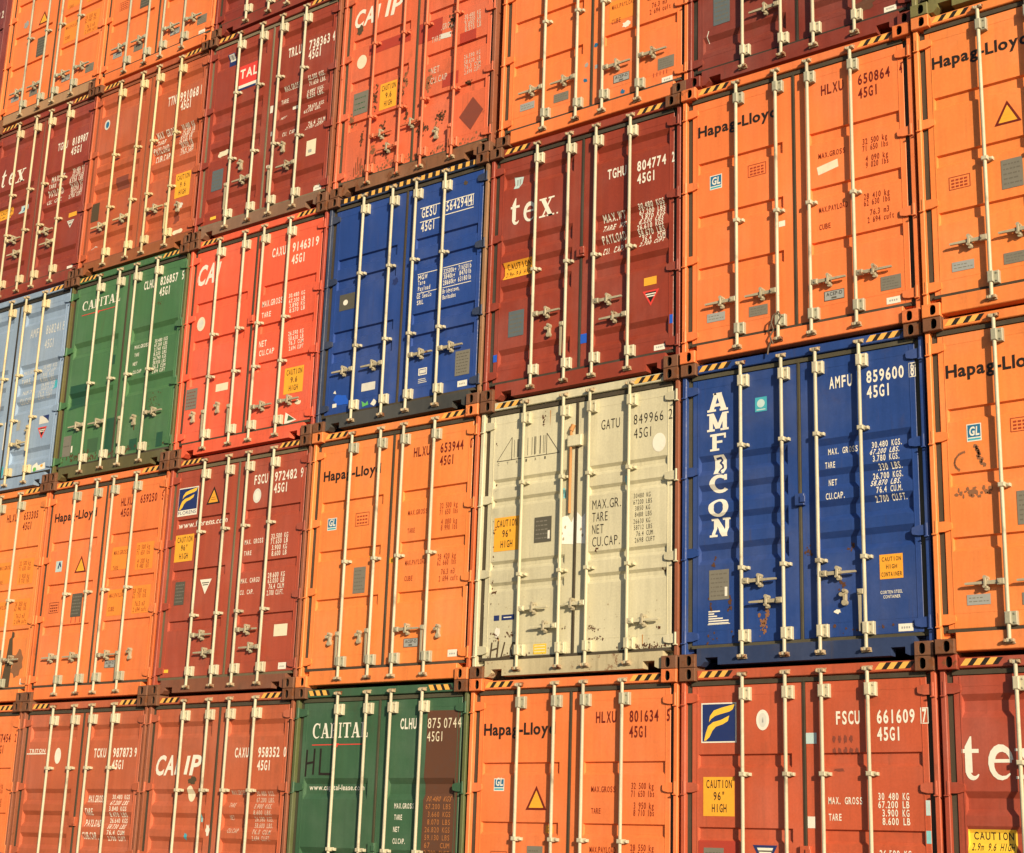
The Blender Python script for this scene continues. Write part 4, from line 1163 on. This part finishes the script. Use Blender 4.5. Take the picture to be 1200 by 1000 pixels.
def ex_c2r3(m):
    m.part('class_sticker'); m.poly([(.280, 2.535), (.300, 2.385), (.372, 2.380), (.406, 2.520)], 'paleblue', .5); m.rect(.315, 2.42, .335, 2.50, 'steel', 1.2); m.rect(.350, 2.42, .370, 2.50, 'steel', 1.2)
    m.part('company_lettering')
    m.strokes(SERIF['t'], .268, 1.966, .165, .312, 'white'); m.strokes(SERIF['e'], .438, 1.964, .172, .320, 'white'); m.strokes(SERIF['x'], .655, 1.962, .200, .315, 'white')
    m.rect(.885, 1.962, .905, 1.980, 'white', .6)
    serial(m, 'TGHU', '804774', '2', v=2.192, box=False, u=(1.528, 1.760, 1.893, 2.240, 2.312, 2.350), h=.104, code_u=(1.895, 2.118))
    weights(m, [('MAX.WT.', 1.470, 1.770, 1.728, .076), ('TARE WT.', 1.475, 1.770, 1.618, .072), ('PAYLOAD', 1.470, 1.760, 1.490, .078), ('CU. CAP.', 1.475, 1.735, 1.366, .074)],
            [(t, 1.905 + k, 2.218, 1.776 - .059 * i, .052) for i, (t, k) in enumerate((('30.480 KGS', 0), ('67.200 LBS', 0), ('3.870 KGS', .02), ('8.530 LBS', .02), ('26.610 KGS', 0), ('58.670 LBS', 0), ('76.4  CUM', .04), ('2.700 CUFT', .02)))])
    caution(m, .190, 1.352, .580, 1.545, ['CAUTION', '2.9m-9.6 HIGH'], 'yellow')
    m.part('maker_sticker'); m.rect(1.997, .922, 2.146, 1.006, 'yellow', .5)
    triangle(m, 1.980, 2.178, .700, .866, 'black', 'red', True, 'warning_label')
    plate(m, .290, .684, .496, .972, 'slate', 5, 'platetext')
    m.part('tape_strip'); m.rect(1.234, .452, 1.312, .552, 'blue', .8); m.rect(2.300, .475, 2.338, .566, 'blue', .8)
    small_white(m, 2.122, .222, 2.250, .278)
    m.part('hinge_tape'); m.rect(.099, .440, .150, .520, 'blue', .8)
container(2, 3, 'dark red container with white serif lettering and bright blue tape squares, above the cream container', TEXR, 'wave', dirt=.12, rust=.05, handles=(('R', .862), ('D', .688, .84, .665), ('R', .856), ('L', .653)), guides=(1.37,), bars=BARS, notch=True, cast='rust', sill_rust=.28, lock=1.445, gas=paint('dark_rubber', (.045, .038, .028), 0, .4, 2.3, .8, dent=0), extra=ex_c2r3)

def ex_c3r3(m):
    serial(m, 'GESU', '564294', '4', v=2.350, u=(1.444, 1.660, 1.804, 2.112, 2.136, 2.192), h=.112, code_u=(1.442, 1.652), code_v=2.180, bold=.016)
    m.part('serial_lettering')
    for a, b, v in ((1.424, 1.722, 2.466), (1.788, 2.212, 2.464), (1.428, 1.724, 2.296), (1.790, 2.210, 2.304)): m.rect(a, v, b, v + .010, 'white', .6)
    m.frame(2.124, 2.338, 2.206, 2.466, .008, 'white', .6)
    m.part('weight_lettering')
    for a, b, v in ((1.434, 1.726, 1.664), (1.808, 2.220, 1.668), (1.436, 1.734, 1.434), (1.812, 2.219, 1.431)): m.rect(a, v, b, v + .008, 'white', .6)
    weights(m, [('MGW', 1.439, 1.577, 1.598, .054), ('Tare', 1.443, 1.549, 1.537, .052), ('Payload', 1.447, 1.627, 1.465, .052), ('GE SeaCo', 1.435, 1.648, 1.375, .050), ('SRL', 1.439, 1.537, 1.302, .050)],
            [('32500kg 71650lb', 1.812, 2.212, 1.598, .054), ('3840kg  8470lb', 1.816, 2.211, 1.534, .054), ('28660kg 63180lb', 1.814, 2.212, 1.464, .054), ('Bridgetown,', 1.813, 2.052, 1.366, .050), ('Barbados', 1.817, 2.006, 1.297, .050)])
    m.part('repaint_patch'); m.rect(.232, 1.455, .478, 1.655, 'darkgrey', .2); m.disc(.330, 1.55, .038, .034, 'white', .9)
    m.part('tape_strip'); m.rect(.668, .411, .878, .506, 'palewhite', .6); m.blot(.36, .36, .13, .085, 'blue', 4, .5); m.rect(.225, .285, .29, .33, 'white', .9); m.poly([(.225, .46), (.255, .49), (.275, .445)], 'white', .9)
    m.poly([(.682, .300), (.70, .228), (.79, .245), (.775, .290), (.74, .262)], 'green', .6); m.poly([(.820, .245), (.875, .215), (.92, .258), (.868, .300)], 'white', .6)
    m.part('stencil_notice'); m.frame(1.518, .464, 1.642, .545, .012, 'white', .5); m.rect(1.535, .485, 1.625, .525, 'palewhite', .6)
    for i in range(3): m.rect(1.52, .375 + .02 * i, 1.645 - .01 * i, .383 + .02 * i, 'palewhite', .5)
    plate(m, 2.044, .372, 2.248, .652, 'grey', 7, 'darkgrey'); small_white(m, 2.088, .243, 2.222, .310)
    m.part('worn_spot'); m.blot(2.08, 2.63, .03, .03, 'soot', 2, .3); m.blot(1.10, 1.66, .05, .05, 'navy', 3, .2)
container(3, 3, 'dark blue container with hazard stripes along its whole top rail', (0.022, 0.064, 0.285), 'pairs_b', dirt=.12, rust=.05, low=.10, handles=(('L', .693), ('L', .690), ('R', .705), ('R', .711)), guides=(1.845, .965), bars=(0.576, 1.031, 1.391, 1.822), notch=True, hazard='full', cast='rust', sill_rust=.3, sill_rgb=(.055,.058,.060), frame_rgb=(.030, .045, .10), post_r=paint('scraped_brown_post', (.30, .16, .085), .5, .5, 16., .7), extra=ex_c3r3)

def ex_c4r3(m):
    cai(m, 2.286, .250, False, .118)
    serial(m, 'CAXU', '914631', '9', v=2.388, u=(1.486, 1.722, 1.838, 2.208, 2.232, 2.292), h=.110, code_v=2.226)
    m.part('class_sticker'); m.disc(.280, 1.748, .075, .094, 'cream', .5); m.disc(.280, 1.748, .045, .06, 'palewhite', 1.2)
    weights(m, [('MAX.GROSS', 1.380, 1.735, 1.758, .075), ('TARE', 1.385, 1.546, 1.618, .066), ('NET', 1.378, 1.506, 1.245, .075), ('CU.CAP', 1.390, 1.650, 1.130, .068)],
            [(t, 1.835 + .01 * i, 2.110 + .005 * i, v, .050) for i, (t, v) in enumerate((('30.480 KG', 1.792), ('67.200 LB', 1.722), ('3.890 KG', 1.660), ('8.570 LB', 1.598), ('26.590 KG', 1.304), ('58.630 LB', 1.240), ('76.3 CUM', 1.180), ('2.694 CUFT', 1.112)))])
    caution(m, 1.868, .570, 2.186, .893, ['CAUTION', '9.6', 'HIGH'], 'yellow')
    plate(m, .118, .635, .326, .900, 'grey', 5, 'brickpatch')
    m.part('paper_label'); m.rect(.662, .792, .882, .888, 'cream', .5)
    m.part('maker_sticker'); m.poly([(1.92, .195), (2.12, .230), (1.93, .345)], 'white', .5); m.poly([(1.965, .235), (2.09, .240), (1.98, .305)], 'greenpatch2', 1.2); m.blot(2.12, .445, .05, .035, 'cream', 2, .4)
container(4, 3, 'bright scarlet red container between the green and the dark blue containers', (0.80, 0.125, 0.062), 'three_c', dirt=.10, rust=.04, handles=(('D', .545, .30, .52), ('D', .55, .74, .58), ('R', .475), ('R', .481)), guides=(1.545, .99), bars=(.565, 1.025, 1.372, 1.828), notch=True, cast='rust', sill_rust=.28, post_r=paint('dull_red_post', (.40, .065, .04), .35, .4, 17., .6), hazard='thin', lock=1.62, extra=ex_c4r3)

def ex_c5r3(m):
    capital(m, 2.392, .128, 2.318, (.252, 1.055))
    serial(m, 'CLHU', '826857', '5', v=2.446, u=(1.536, 1.746, 1.862, 2.204, 2.284, 2.332), h=.110, code_v=2.294)
    weights(m, [('MAX.GROSS', 1.466, 1.752, 1.632, .048), ('TARE', 1.480, 1.572, 1.526, .044), ('NET', 1.463, 1.553, 1.405, .044), ('CU.CAP', 1.480, 1.650, 1.290, .044)],
            [(t, 1.868, 2.120, 1.652 - .0595 * i, .046) for i, t in enumerate(['30.480 KGS', '67.200 LBS', '3.740 KGS', '8.250 LBS', '26.740 KGS', '58.950 LBS', '76.3 CUM', '2.694 CUFT'])], 'white')
    m.part('repaint_patch'); m.poly([(.205, .985), (.560, 1.005), (.560, 1.320), (.185, 1.325)], 'greenpatch', .2)
    m.rect(.980, 1.50, 1.085, 1.63, 'greenpatch', .2); m.rect(.68, .33, .90, .52, 'greenpatch2', .15); m.rect(1.045, .25, 1.20, .75, 'greenpatch', .2); m.rect(1.55, .25, 1.70, .40, 'greenpatch', .2); m.rect(2.08, .23, 2.20, .42, 'greenpatch', .2)
    plate(m, .162, .338, .332, .622, 'grey', 1, 'darkgrey'); m.rect(.345, .38, .375, .47, 'white', 3.4)
    m.part('rust_spots')
    m.spatter(1.97, .85, .18, .16, 'rustspot', 3, 40, .008); m.spatter(1.85, 2.20, .12, .05, 'rustspot', 4, 14, .010); m.spatter(1.2, .26, 1.1, .05, 'rustspot', 5, 120, .014); m.spatter(.5, .30, .3, .08, 'rustspot', 6, 60, .014)
    m.rect(1.605, .52, 1.625, .63, 'rustspot', .2)
container(5, 3, 'mid green container with white serif name, between light blue and scarlet containers', (0.066, 0.175, 0.075), 'wave_two', dirt=.14, rust=.07, low=.24, handles=(('L', .72), ('L', .71), ('D', .70, 1.62, .65), ('R', .70)), guides=(1.29,), bars=BARS, hazard='thin', cast='rust', notch=True, sill_rust=.5, sill_rgb=(.11,.10,.045), post=paint('olive_rusty_post', (.11, .10, .035), .45, .4, 18., .6), extra=ex_c5r3)

def ex_c6r3(m):
    serial(m, 'AMFU', '868241', '8', v=2.196, u=(1.585, 1.842, 1.944, 2.286, 2.318, 2.360), h=.128, code_u=(1.948, 2.162), code_v=1.984, colour='palewhite', bold=0)
    weights(m, [('MAX.GROSS', 1.495, 1.80, 1.668, .06), ('TARE', 1.51, 1.72, 1.520, .075), ('NET', 1.525, 1.74, 1.372, .06), ('CU.CAP.', 1.525, 1.800, 1.235, .075)],
            [(t, 1.93, 2.240, 1.700 - .064 * i, .052) for i, t in enumerate(['30.480 KGS', '67.200 LBS', '3.800 KGS', '8.380 LBS', '26.680 KGS', '58.820 LBS', '76.4 CU.M', '2.700 CUFT'])], 'palewhite', 0)
    m.part('maker_sticker'); m.rect(2.035, .880, 2.245, .995, 'palewhite', .5); m.poly([(2.10, .995), (2.245, .995), (2.245, .900), (2.20, .94)], 'navy', 1.2)
    triangle(m, 2.018, 2.222, .668, .834, 'black', 'red', True, 'warning_label')
    m.part('torn_paper'); m.poly([(1.99, .22), (2.28, .23), (2.27, .32), (2.12, .29), (2.09, .34), (2.0, .30)], 'white', .5); m.disc(2.05, .245, .04, .03, 'green', 1.2); m.disc(2.20, .28, .03, .02, 'amber', 1.2)
    m.part('repaint_patch'); m.blot(2.28, 1.43, .055, .085, 'cyan', 6, .3); m.blot(1.30, .30, .04, .10, 'cyan', 7, .3); m.rect(1.52, .86, 1.60, 1.0, 'steel', .2); m.rect(1.24, .62, 1.265, 1.02, 'white', .9)
container(6, 3, 'pale blue container at the left edge, the only light blue one', (0.27, 0.38, 0.56), 'wave', measured=True, dx=.06, dirt=.12, rust=.08, low=.06, fade=.5, handles=(('R', .70), ('L', .60), ('R', .65), ('D', .86, 1.76, .80)), guides=(1.66, 1.0), bars=BARS, notch=True, cast='rust', gas=paint('black_rubber', (.02, .018, .016), 0, .2, 2.7, .8, dent=0), bar_mat=paint('yellowed_bar_paint', (0.58, 0.49, 0.30), .14, .3, 19., .5, dent=0), extra=ex_c6r3)

# =============================== row 4
container(0, 4, 'dull olive green container, only its bottom edge showing at the top right corner', (0.20, 0.19, 0.075), 'wave', dirt=.35, rust=.3, dy=-.055, notch=True, cast=None, guides=(1.4,), bars=BARS, handles=HT)

def ex_c1r4(m):
    plate(m, .330, .660, .520, .960, 'slate', 5, 'platetext'); small_white(m, 2.166, .212, 2.290, .266)
    serial(m, 'TGHU', '810552', '1', v=2.192)
    m.part('dark_smudge'); m.blot(1.98, .38, .12, .10, 'brownpatch', 5, .1); m.blot(2.18, .72, .10, .14, 'brownpatch', 6, .1)
    m.part('torn_paper'); m.line([(.262, .50), (.255, .56), (.275, .62)], .008, 'white', .5)
container(1, 4, 'dark maroon container cut off by the top edge, above the orange one numbered 650864', (0.215, 0.038, 0.025), 'wave', measured=True, dx=.045, dirt=.2, rust=.08, low=.05, handles=(('R', .862), ('L', .645), ('R', .856), ('L', .653)), guides=(1.37,), bars=BARS, notch=True, hazard='fwd', gas=paint('blackish_rubber', (.03, .028, .022), 0, .3, 2.9, .8, dent=0), extra=ex_c1r4)

def ex_c2r4(m):
    hapag(m, '', '', tare=True, pay=('28 420 kg', '62 660 lbs'), v=2.36)
    m.part('class_sticker'); m.disc(1.80, .82, .028, .030, 'amber', .5); m.disc(.98, 1.60, .03, .03, 'yellow', .5); m.blot(1.66, 1.03, .06, .04, 'white', 3, .5)
    m.part('repaint_patch'); m.rect(1.437, 1.10, 1.75, 1.352, 'ltorange', .2)
    m.part('blue_scuffs')
    for k, (a, b) in enumerate(((1.27, .90), (1.28, .64), (1.62, .25), (1.15, .70), (1.14, .52), (1.02, .26))): m.blot(a, b, .028, .030, 'steel' if k % 2 else 'teal', k, .4)
    m.part('rust_runs')
    for k in range(5): m.rect(2.00 + .04 * k, .30, 2.008 + .04 * k, .345, 'redpatch', .2)
    small_white(m, 2.105, .200, 2.235, .262)
container(2, 4, 'orange container cut off by the top edge, above the dark red one with blue tape', HLO, 'three', dx=.082, dirt=.12, rust=.08, cast='rust', handles=(('L', .585), ('L', .58), ('R', .565), ('R', .57)), guides=(1.36,), sill_rust=.2, extra=ex_c2r4)

def ex_c3r4(m):
    cai(m, 2.250, .215, True, .168)
    m.part('class_sticker'); m.disc(.345, 1.752, .080, .092, 'cream', .5)
    m.part('dark_smudge'); m.blot(.285, 2.205, .06, .075, 'soot', 3, 1.0)
    plate(m, .250, 1.050, .490, 1.340, 'grey', 3, 'greenpatch2')
    m.part('rust_spots')
    for k, (a, b, c, d, n_) in enumerate(((.24, .98, .05, .10, 40), (.60, 1.18, .05, .20, 50), (1.02, 1.18, .05, .22, 60), (1.09, 1.33, .03, .16, 30), (.76, .72, .06, .12, 50), (.82, .47, .06, .10, 50), (1.45, 1.15, .05, .16, 50), (1.78, 1.83, .07, .16, 50), (1.66, .66, .08, .07, 50), (1.60, .46, .05, .12, 50), (2.06, .98, .05, .03, 30), (1.37, .58, .09, .10, 60), (.62, .50, .05, .07, 30), (.42, .70, .02, .10, 20), (1.12, .80, .03, .12, 30), (1.3, .26, 1.2, .06, 160))): m.spatter(a, b, c, d, 'rustspot' if k % 3 else 'scuff', k + 5, n_, .014, .15)
    for k in range(13): m.rect(.32 + .028 * k, .24 + .02 * (k % 4), .330 + .028 * k, .36 + .03 * ((k * 7) % 5), 'rustspot', .25)
    m.part('repaint_patch'); m.rect(.455, 1.80, 1.130, 1.935, 'redpatch', .15); m.rect(1.26, 1.70, 1.62, 1.96, 'redpatch', .15); m.rect(1.90, 1.50, 2.14, 1.64, 'redpatch', .15); m.rect(1.66, 1.02, 1.90, 1.18, 'redpatch', .15)
    m.part('placard_trace'); m.poly([(1.939, .570), (2.116, .369), (2.291, .576), (2.132, .775)], 'brickpatch', .3)
    caution(m, .682, 1.002, .950, 1.345, ['CAUTION', '9.6', 'HIGH'], 'yellow')
    weights(m, [('.GROSS', 1.600, 1.800, 1.780, .075), ('TARE', 1.462, 1.600, 1.655, .07), ('NET', 1.472, 1.600, 1.248, .080), ('CU.CAP', 1.470, 1.725, 1.118, .078)],
            [(t, 1.950 + .005 * i, 2.190 + .005 * i, v, .052) for i, (t, v) in enumerate((('30.480 KG', 1.812), ('67.200 LB', 1.756), ('3.890 KG', 1.70), ('8.570 LB', 1.644), ('26.590 KG', 1.290), ('58.630 LB', 1.22), ('76.3 CUM', 1.155), ('2.694 CUFT', 1.09)))], 'fadedwhite')
    m.part('tape_strip'); m.poly([(1.60, 1.665), (1.762, 1.65), (1.762, 1.72), (1.60, 1.73)], 'palewhite', .9)
container(3, 4, 'weathered salmon red container with rust marks and a faded diamond on its door', (0.70, 0.155, 0.072), 'three', measured=True, dx=.02, dirt=.30, rust=.30, low=.25, handles=(('R', .665), ('L', .458), ('L', .678), ('D', .47, 1.60, .455)), guides=(1.90, .93), bars=(.575, 1.044, 1.400, 1.865), notch=True, cast='rust', sill_rust=.75, sill_rgb=(.23,.105,.055), post_r=RUSTY2, bar_mat=paint('salmon_bar_paint', (.62, .16, .075), .22, .3, 20., .5, dent=0), gas=paint('brown_green_rubber', (.075, .065, .042), 0, .5, 3.1, .85, dent=0), extra=ex_c3r4)

def ex_c4r4(m):
    m.part('class_sticker'); m.rect(.345, 2.428, .478, 2.600, 'navy', .5); m.rect(.362, 2.50, .462, 2.59, 'palewhite', 1.1); m.rect(.40, 2.52, .43, 2.575, 'steel', 1.7)
    m.part('company_sign'); m.rect(.600, 2.050, .952, 2.345, 'red', .5); m.rect(.600, 2.020, .952, 2.068, 'white', 1.1); m.rect(.600, 1.995, .952, 2.025, 'navy', 1.5)
    m.text('TAL', .618, .935, 2.166, .120, 'white', .035, layer=1.8)
    serial(m, 'TRLU', '738363', '4', v=2.206, u=(1.498, 1.733, 1.868, 2.230, 2.275, 2.325), h=.122, code_v=2.066)
    weights(m, [('MAX.GROSS', 1.462, 1.745, 1.752, .056), ('TARE', 1.440, 1.570, 1.563, .056), ('NET', 1.440, 1.528, 1.354, .052), ('CU. CAP', 1.465, 1.688, 1.126, .056)],
            [(t, u, u + .29, v, .054) for t, u, v in (('32.500 KGS.', 1.884, 1.784), ('71.650 LBS.', 1.884, 1.715), ('3.880 KGS.', 1.892, 1.59), ('8.550 LBS.', 1.892, 1.525), ('28.620 KGS.', 1.89, 1.39), ('63.100 LBS.', 1.86, 1.325), ('76.4 CU.M', 1.915, 1.155), ('2.700 CUFT', 1.89, 1.095))])
    m.part('maker_sticker'); m.disc(.320, 1.175, .045, .034, 'cream', .5); m.disc(.440, 1.195, .045, .034, 'cream', .5); m.rect(.30, 1.150, .45, 1.220, 'cream', .9)
    m.part('paper_label'); m.rect(1.954, .722, 2.118, .925, 'cream', .5); m.rect(1.99, .76, 2.05, .80, 'steel', 1.1); m.rect(1.62, 1.46, 1.72, 1.50, 'white', .5)
    plate(m, .240, .660, .448, .950, 'slate', 5, 'platetext'); small_white(m, 2.13, .215, 2.26, .285)
    m.part('tape_strip'); m.rect(1.245, 1.50, 1.295, 1.60, 'white', .6); m.rect(1.29, 1.17, 1.32, 1.23, 'palewhite', .6); m.rect(1.255, .74, 1.34, .775, 'white', .6); m.rect(.27, .26, .38, .30, 'gold', .6)
container(4, 4, 'dark red container with a small red, white and navy name sign near its top left', (0.30, 0.052, 0.030), 'wave', measured=True, dx=-.01, dirt=.14, rust=.06, handles=(('D', .66, .80, .90), ('L', .675), ('D', .70, 1.56, .95), ('L', .672)), guides=(1.95, 1.02), bars=(.628, 1.044, 1.415, 1.842), notch=True, cast='rust', sill_rust=.3, sill_rgb=(.23,.13,.085), post_r=RUSTY2, gas=paint('pale_rubber', (.19, .16, .105), 0, .4, 3.2, .85, dent=0), frame_rgb=(.28, .05, .032), extra=ex_c4r4)

def ex_c5r4(m):
    serial(m, 'TTNU', '991068', '1', v=2.176, u=(1.656, 1.870, 1.900, 2.270, 2.318, 2.336), h=.128, code_u=(1.928, 2.145), code_v=2.040)
    m.part('class_sticker'); m.disc(.360, 2.258, .060, .078, 'palewhite', .5); m.disc(.365, 2.255, .035, .05, 'teal', 1.2)
    weights(m, [('MAX GROSS', 1.475, 1.890, 1.735, .085), ('TARE', 1.480, 1.655, 1.625, .08), ('PAYLOAD', 1.450, 1.765, 1.505, .085), ('CUB.CAP.', 1.475, 1.790, 1.385, .09)],
            [(t, 1.975 + .02 * (i % 2), 2.225, 1.760 - .056 * i, .052) for i, t in enumerate(['30.480 KG', '67.200 LB', '3.840 KG', '8.470 LB', '26.640 KG', '58.730 LB', '76.4 CUM', '2.700 CUFT'])])
    caution(m, 1.980, .738, 2.275, 1.090, ['CAUTION', '9 6', 'HIGH'], 'yellow')
    m.part('repaint_patch'); m.rect(.700, 1.175, .960, 1.365, 'brickpatch', .2); m.rect(.205, .80, .385, 1.072, 'soot', .2); m.blot(2.03, .45, .06, .08, 'brickpatch', 3, .2)
    m.part('maker_sticker'); m.disc(2.055, .243, .045, .030, 'cream', .5); m.disc(2.165, .250, .045, .030, 'cream', .5); m.rect(2.05, .222, 2.17, .272, 'cream', .9)
    m.part('torn_paper'); m.line([(.30, .38), (.34, .43), (.40, .41)], .012, 'palewhite', .4); m.blot(2.12, .62, .05, .05, 'palewhite', 6, .4)
container(5, 4, 'rusty orange brown container with white stencils and yellow caution label on its right door', (0.48, 0.112, 0.046), 'wave', measured=True, dx=.06, dirt=.22, rust=.16, low=.14, handles=(('L', .675), ('L', .695), ('R', .675), ('D', .66, 2.03, .60)), guides=(1.70, .92), bars=(.600, 1.070, 1.405, 1.870), notch=True, cast='rust', sill_rust=.5, sill_rgb=(.30,.10,.04), bar_mat=paint('yellow_cream_bar_paint', (0.58, 0.49, 0.29), .16, .3, 21., .5, dent=0), gas=paint('brown_rubber', (.25, .075, .035), .2, .4, 3.3, .8, dent=0), hazard='thin', extra=ex_c5r4)

def ex_c6r4(m):
    o = 0.0
    m.part('company_lettering')
    m.strokes(SERIF['t'], .375 + o, 1.885, .150, .285, 'white', shear=.1); m.strokes(SERIF['e'], .560 + o, 1.882, .165, .285, 'white', shear=.1); m.strokes(SERIF['x'], .750 + o, 1.872, .215, .295, 'white', shear=.1)
    serial(m, 'TGHU', '818987', '', v=2.142, u=(1.712 + o, 1.940 + o, 2.050 + o, 2.402 + o, 0, 0), h=.112, code_u=(2.040 + o, 2.292 + o), code_v=1.992)
    weights(m, [('MAX.WT.', 1.605 + o, 1.940 + o, 1.680, .085), ('TARE WT.', 1.60 + o, 1.94 + o, 1.565, .07), ('PAYLOAD', 1.585 + o, 1.925 + o, 1.450, .085), ('CU. CAP.', 1.605 + o, 1.940 + o, 1.318, .075)],
            [(t, 2.090 + o + .02 * (i // 6), 2.400 + o, 1.722 - .060 * i, .054) for i, t in enumerate(['30.480 KGS', '67.200 LBS', '3.870 KGS', '8.530 LBS', '26.610 KGS', '58.670 LBS', '76.4 CUM', '2.700 CUFT'])])
    caution(m, .40 + o, 1.33, .740 + o, 1.510, ['CAUTION', '2.9m 9.6'], 'yellow')
    m.part('class_sticker'); m.rect(.935 + o, 1.340, 1.105 + o, 1.475, 'paleblue', .5); m.rect(.99 + o, 1.37, 1.05 + o, 1.44, 'teal', 1.1)
    m.part('maker_sticker'); m.rect(2.165 + o, 1.000, 2.345 + o, 1.065, 'yellow', .5)
    triangle(m, 2.140 + o, 2.305 + o, .835, .952, 'black', 'palewhite', True, 'warning_label')
    small_white(m, 2.26 + o, .195, 2.385 + o, .245, False)
container(6, 4, 'dark red container with white serif lettering, directly above the pale blue container', (0.285, 0.048, 0.030), 'wave', measured=True, dx=.12, dirt=.16, rust=.06, handles=(('R', .925), ('L', .69), ('R', .89), ('L', .69)), guides=(1.66, 1.02), bars=BARS, notch=False, cast='rust', sill_rust=.2, bar_mat=paint('buff_bar_paint', (.54, .46, .30), .14, .3, 22., .5, dent=0), gas=paint('reddish_rubber', (.16, .06, .04), 0, .4, 3.4, .8, dent=0), hazard='thin', extra=ex_c6r4)

# =============================== row 5
container(4, 5, 'dark red container cut off by the top edge, only its lower part showing', (0.25, 0.040, 0.026), 'wave', dx=.04, dirt=.2, rust=.12, handles=HT, guides=(1.37,), bars=BARS, notch=True, cast='rust', sill_rust=.4, extra=lambda m: (small_white(m), plate(m, .29, .66, .5, .95, 'steel', 5, 'grey')))
def ex_c5r5(m):
    hapag(m, '655120', '8')
    plate(m, .770, 1.040, .965, 1.330, 'darkgrey', 6, 'grey'); small_white(m, 2.110, .195, 2.240, .262); notice(m, .3, 1.15, .5, 1.28)
container(5, 5, 'orange container at the top with a small white sticker at its lower right corner', HLO, 'three', dx=.05, dirt=.08, rust=.05, handles=(('L', .515), ('L', .505), ('R', .485), ('R', .49)), bar_mat=ZINC2, extra=ex_c5r5)
def ex_c6r5(m):
    hapag(m, '657731', '3', patches=True, v=2.36)
    plate(m, .770, 1.010, .990, 1.325, 'darkgrey', 6, 'grey')
    triangle(m, .740, .985, 1.560, 1.768); m.part('class_sticker'); m.blot(.42, 1.68, .07, .07, 'steel', 3, .5)
container(6, 5, 'orange container at the top left with a yellow warning triangle and worn grey bottom rail', HLO, 'three', dx=.10, dirt=.10, rust=.06, handles=(('L', .50), ('L', .50), ('R', .488), ('R', .49)), cast='rust', sill_rust=.25, sill_rgb=(.42,.25,.14), bar_mat=ZINC2, extra=ex_c6r5)
def ex_c7r5(m):
    serial(m, 'GLDU', '744139', '2', v=2.02, u=(1.50, 1.73, 1.88, 2.22, 2.27, 2.33), h=.12)
container(7, 5, 'dark maroon container showing only a sliver at the top left corner', (0.20, 0.045, 0.045), 'wave', dirt=.2, rust=.1, handles=HT, guides=(1.37,), bars=BARS, notch=True, cast='rust', extra=ex_c7r5)

# the column just outside the left edge, which carries the corner container
for r_, rgb_, pr_, lb_ in ((1, ORBR, 'wave', 'plain brown container lowest in the column beyond the left edge'),
                      (2, TEXR, 'wave', 'plain dark red container second from the ground beyond the left edge'),
                      (3, HLO, 'three', 'plain orange container in the column beyond the left edge'),
                      (4, BLUE, 'wave_four', 'plain blue container in the column beyond the left edge')):
    container(7, r_, lb_, rgb_, pr_, handles=HT, guides=(1.37,), bars=BARS, notch=True, cast='rust')

# ------------------------------------------------------------------ yard
gm = bpy.data.materials.new('yard_asphalt'); gm.use_nodes = True
nt = gm.node_tree; bs = nt.nodes['Principled BSDF']
v, _ = coords(nt, 0.3)
c1 = mixc(nt, ramp(nt, noise(nt, v, 0.25, 6, 0.6), 0.35, 0.7), (0.085, 0.078, 0.066), (0.14, 0.125, 0.10))
c1 = mixc(nt, ramp(nt, noise(nt, v, 60, 3), 0.45, 0.7, 0, .5), c1, (0.20, 0.18, 0.15))
nt.links.new(c1, bs.inputs['Base Color']); bs.inputs['Roughness'].default_value = 0.9
mb = MB(); mb.flat_front = False
mb.face([(-600, -600, -0.002), (600, -600, -0.002), (600, 600, -0.002), (-600, 600, -0.002)])
g = put('ground', mb.mesh('ground'), None, gm)
g['kind'] = 'structure'
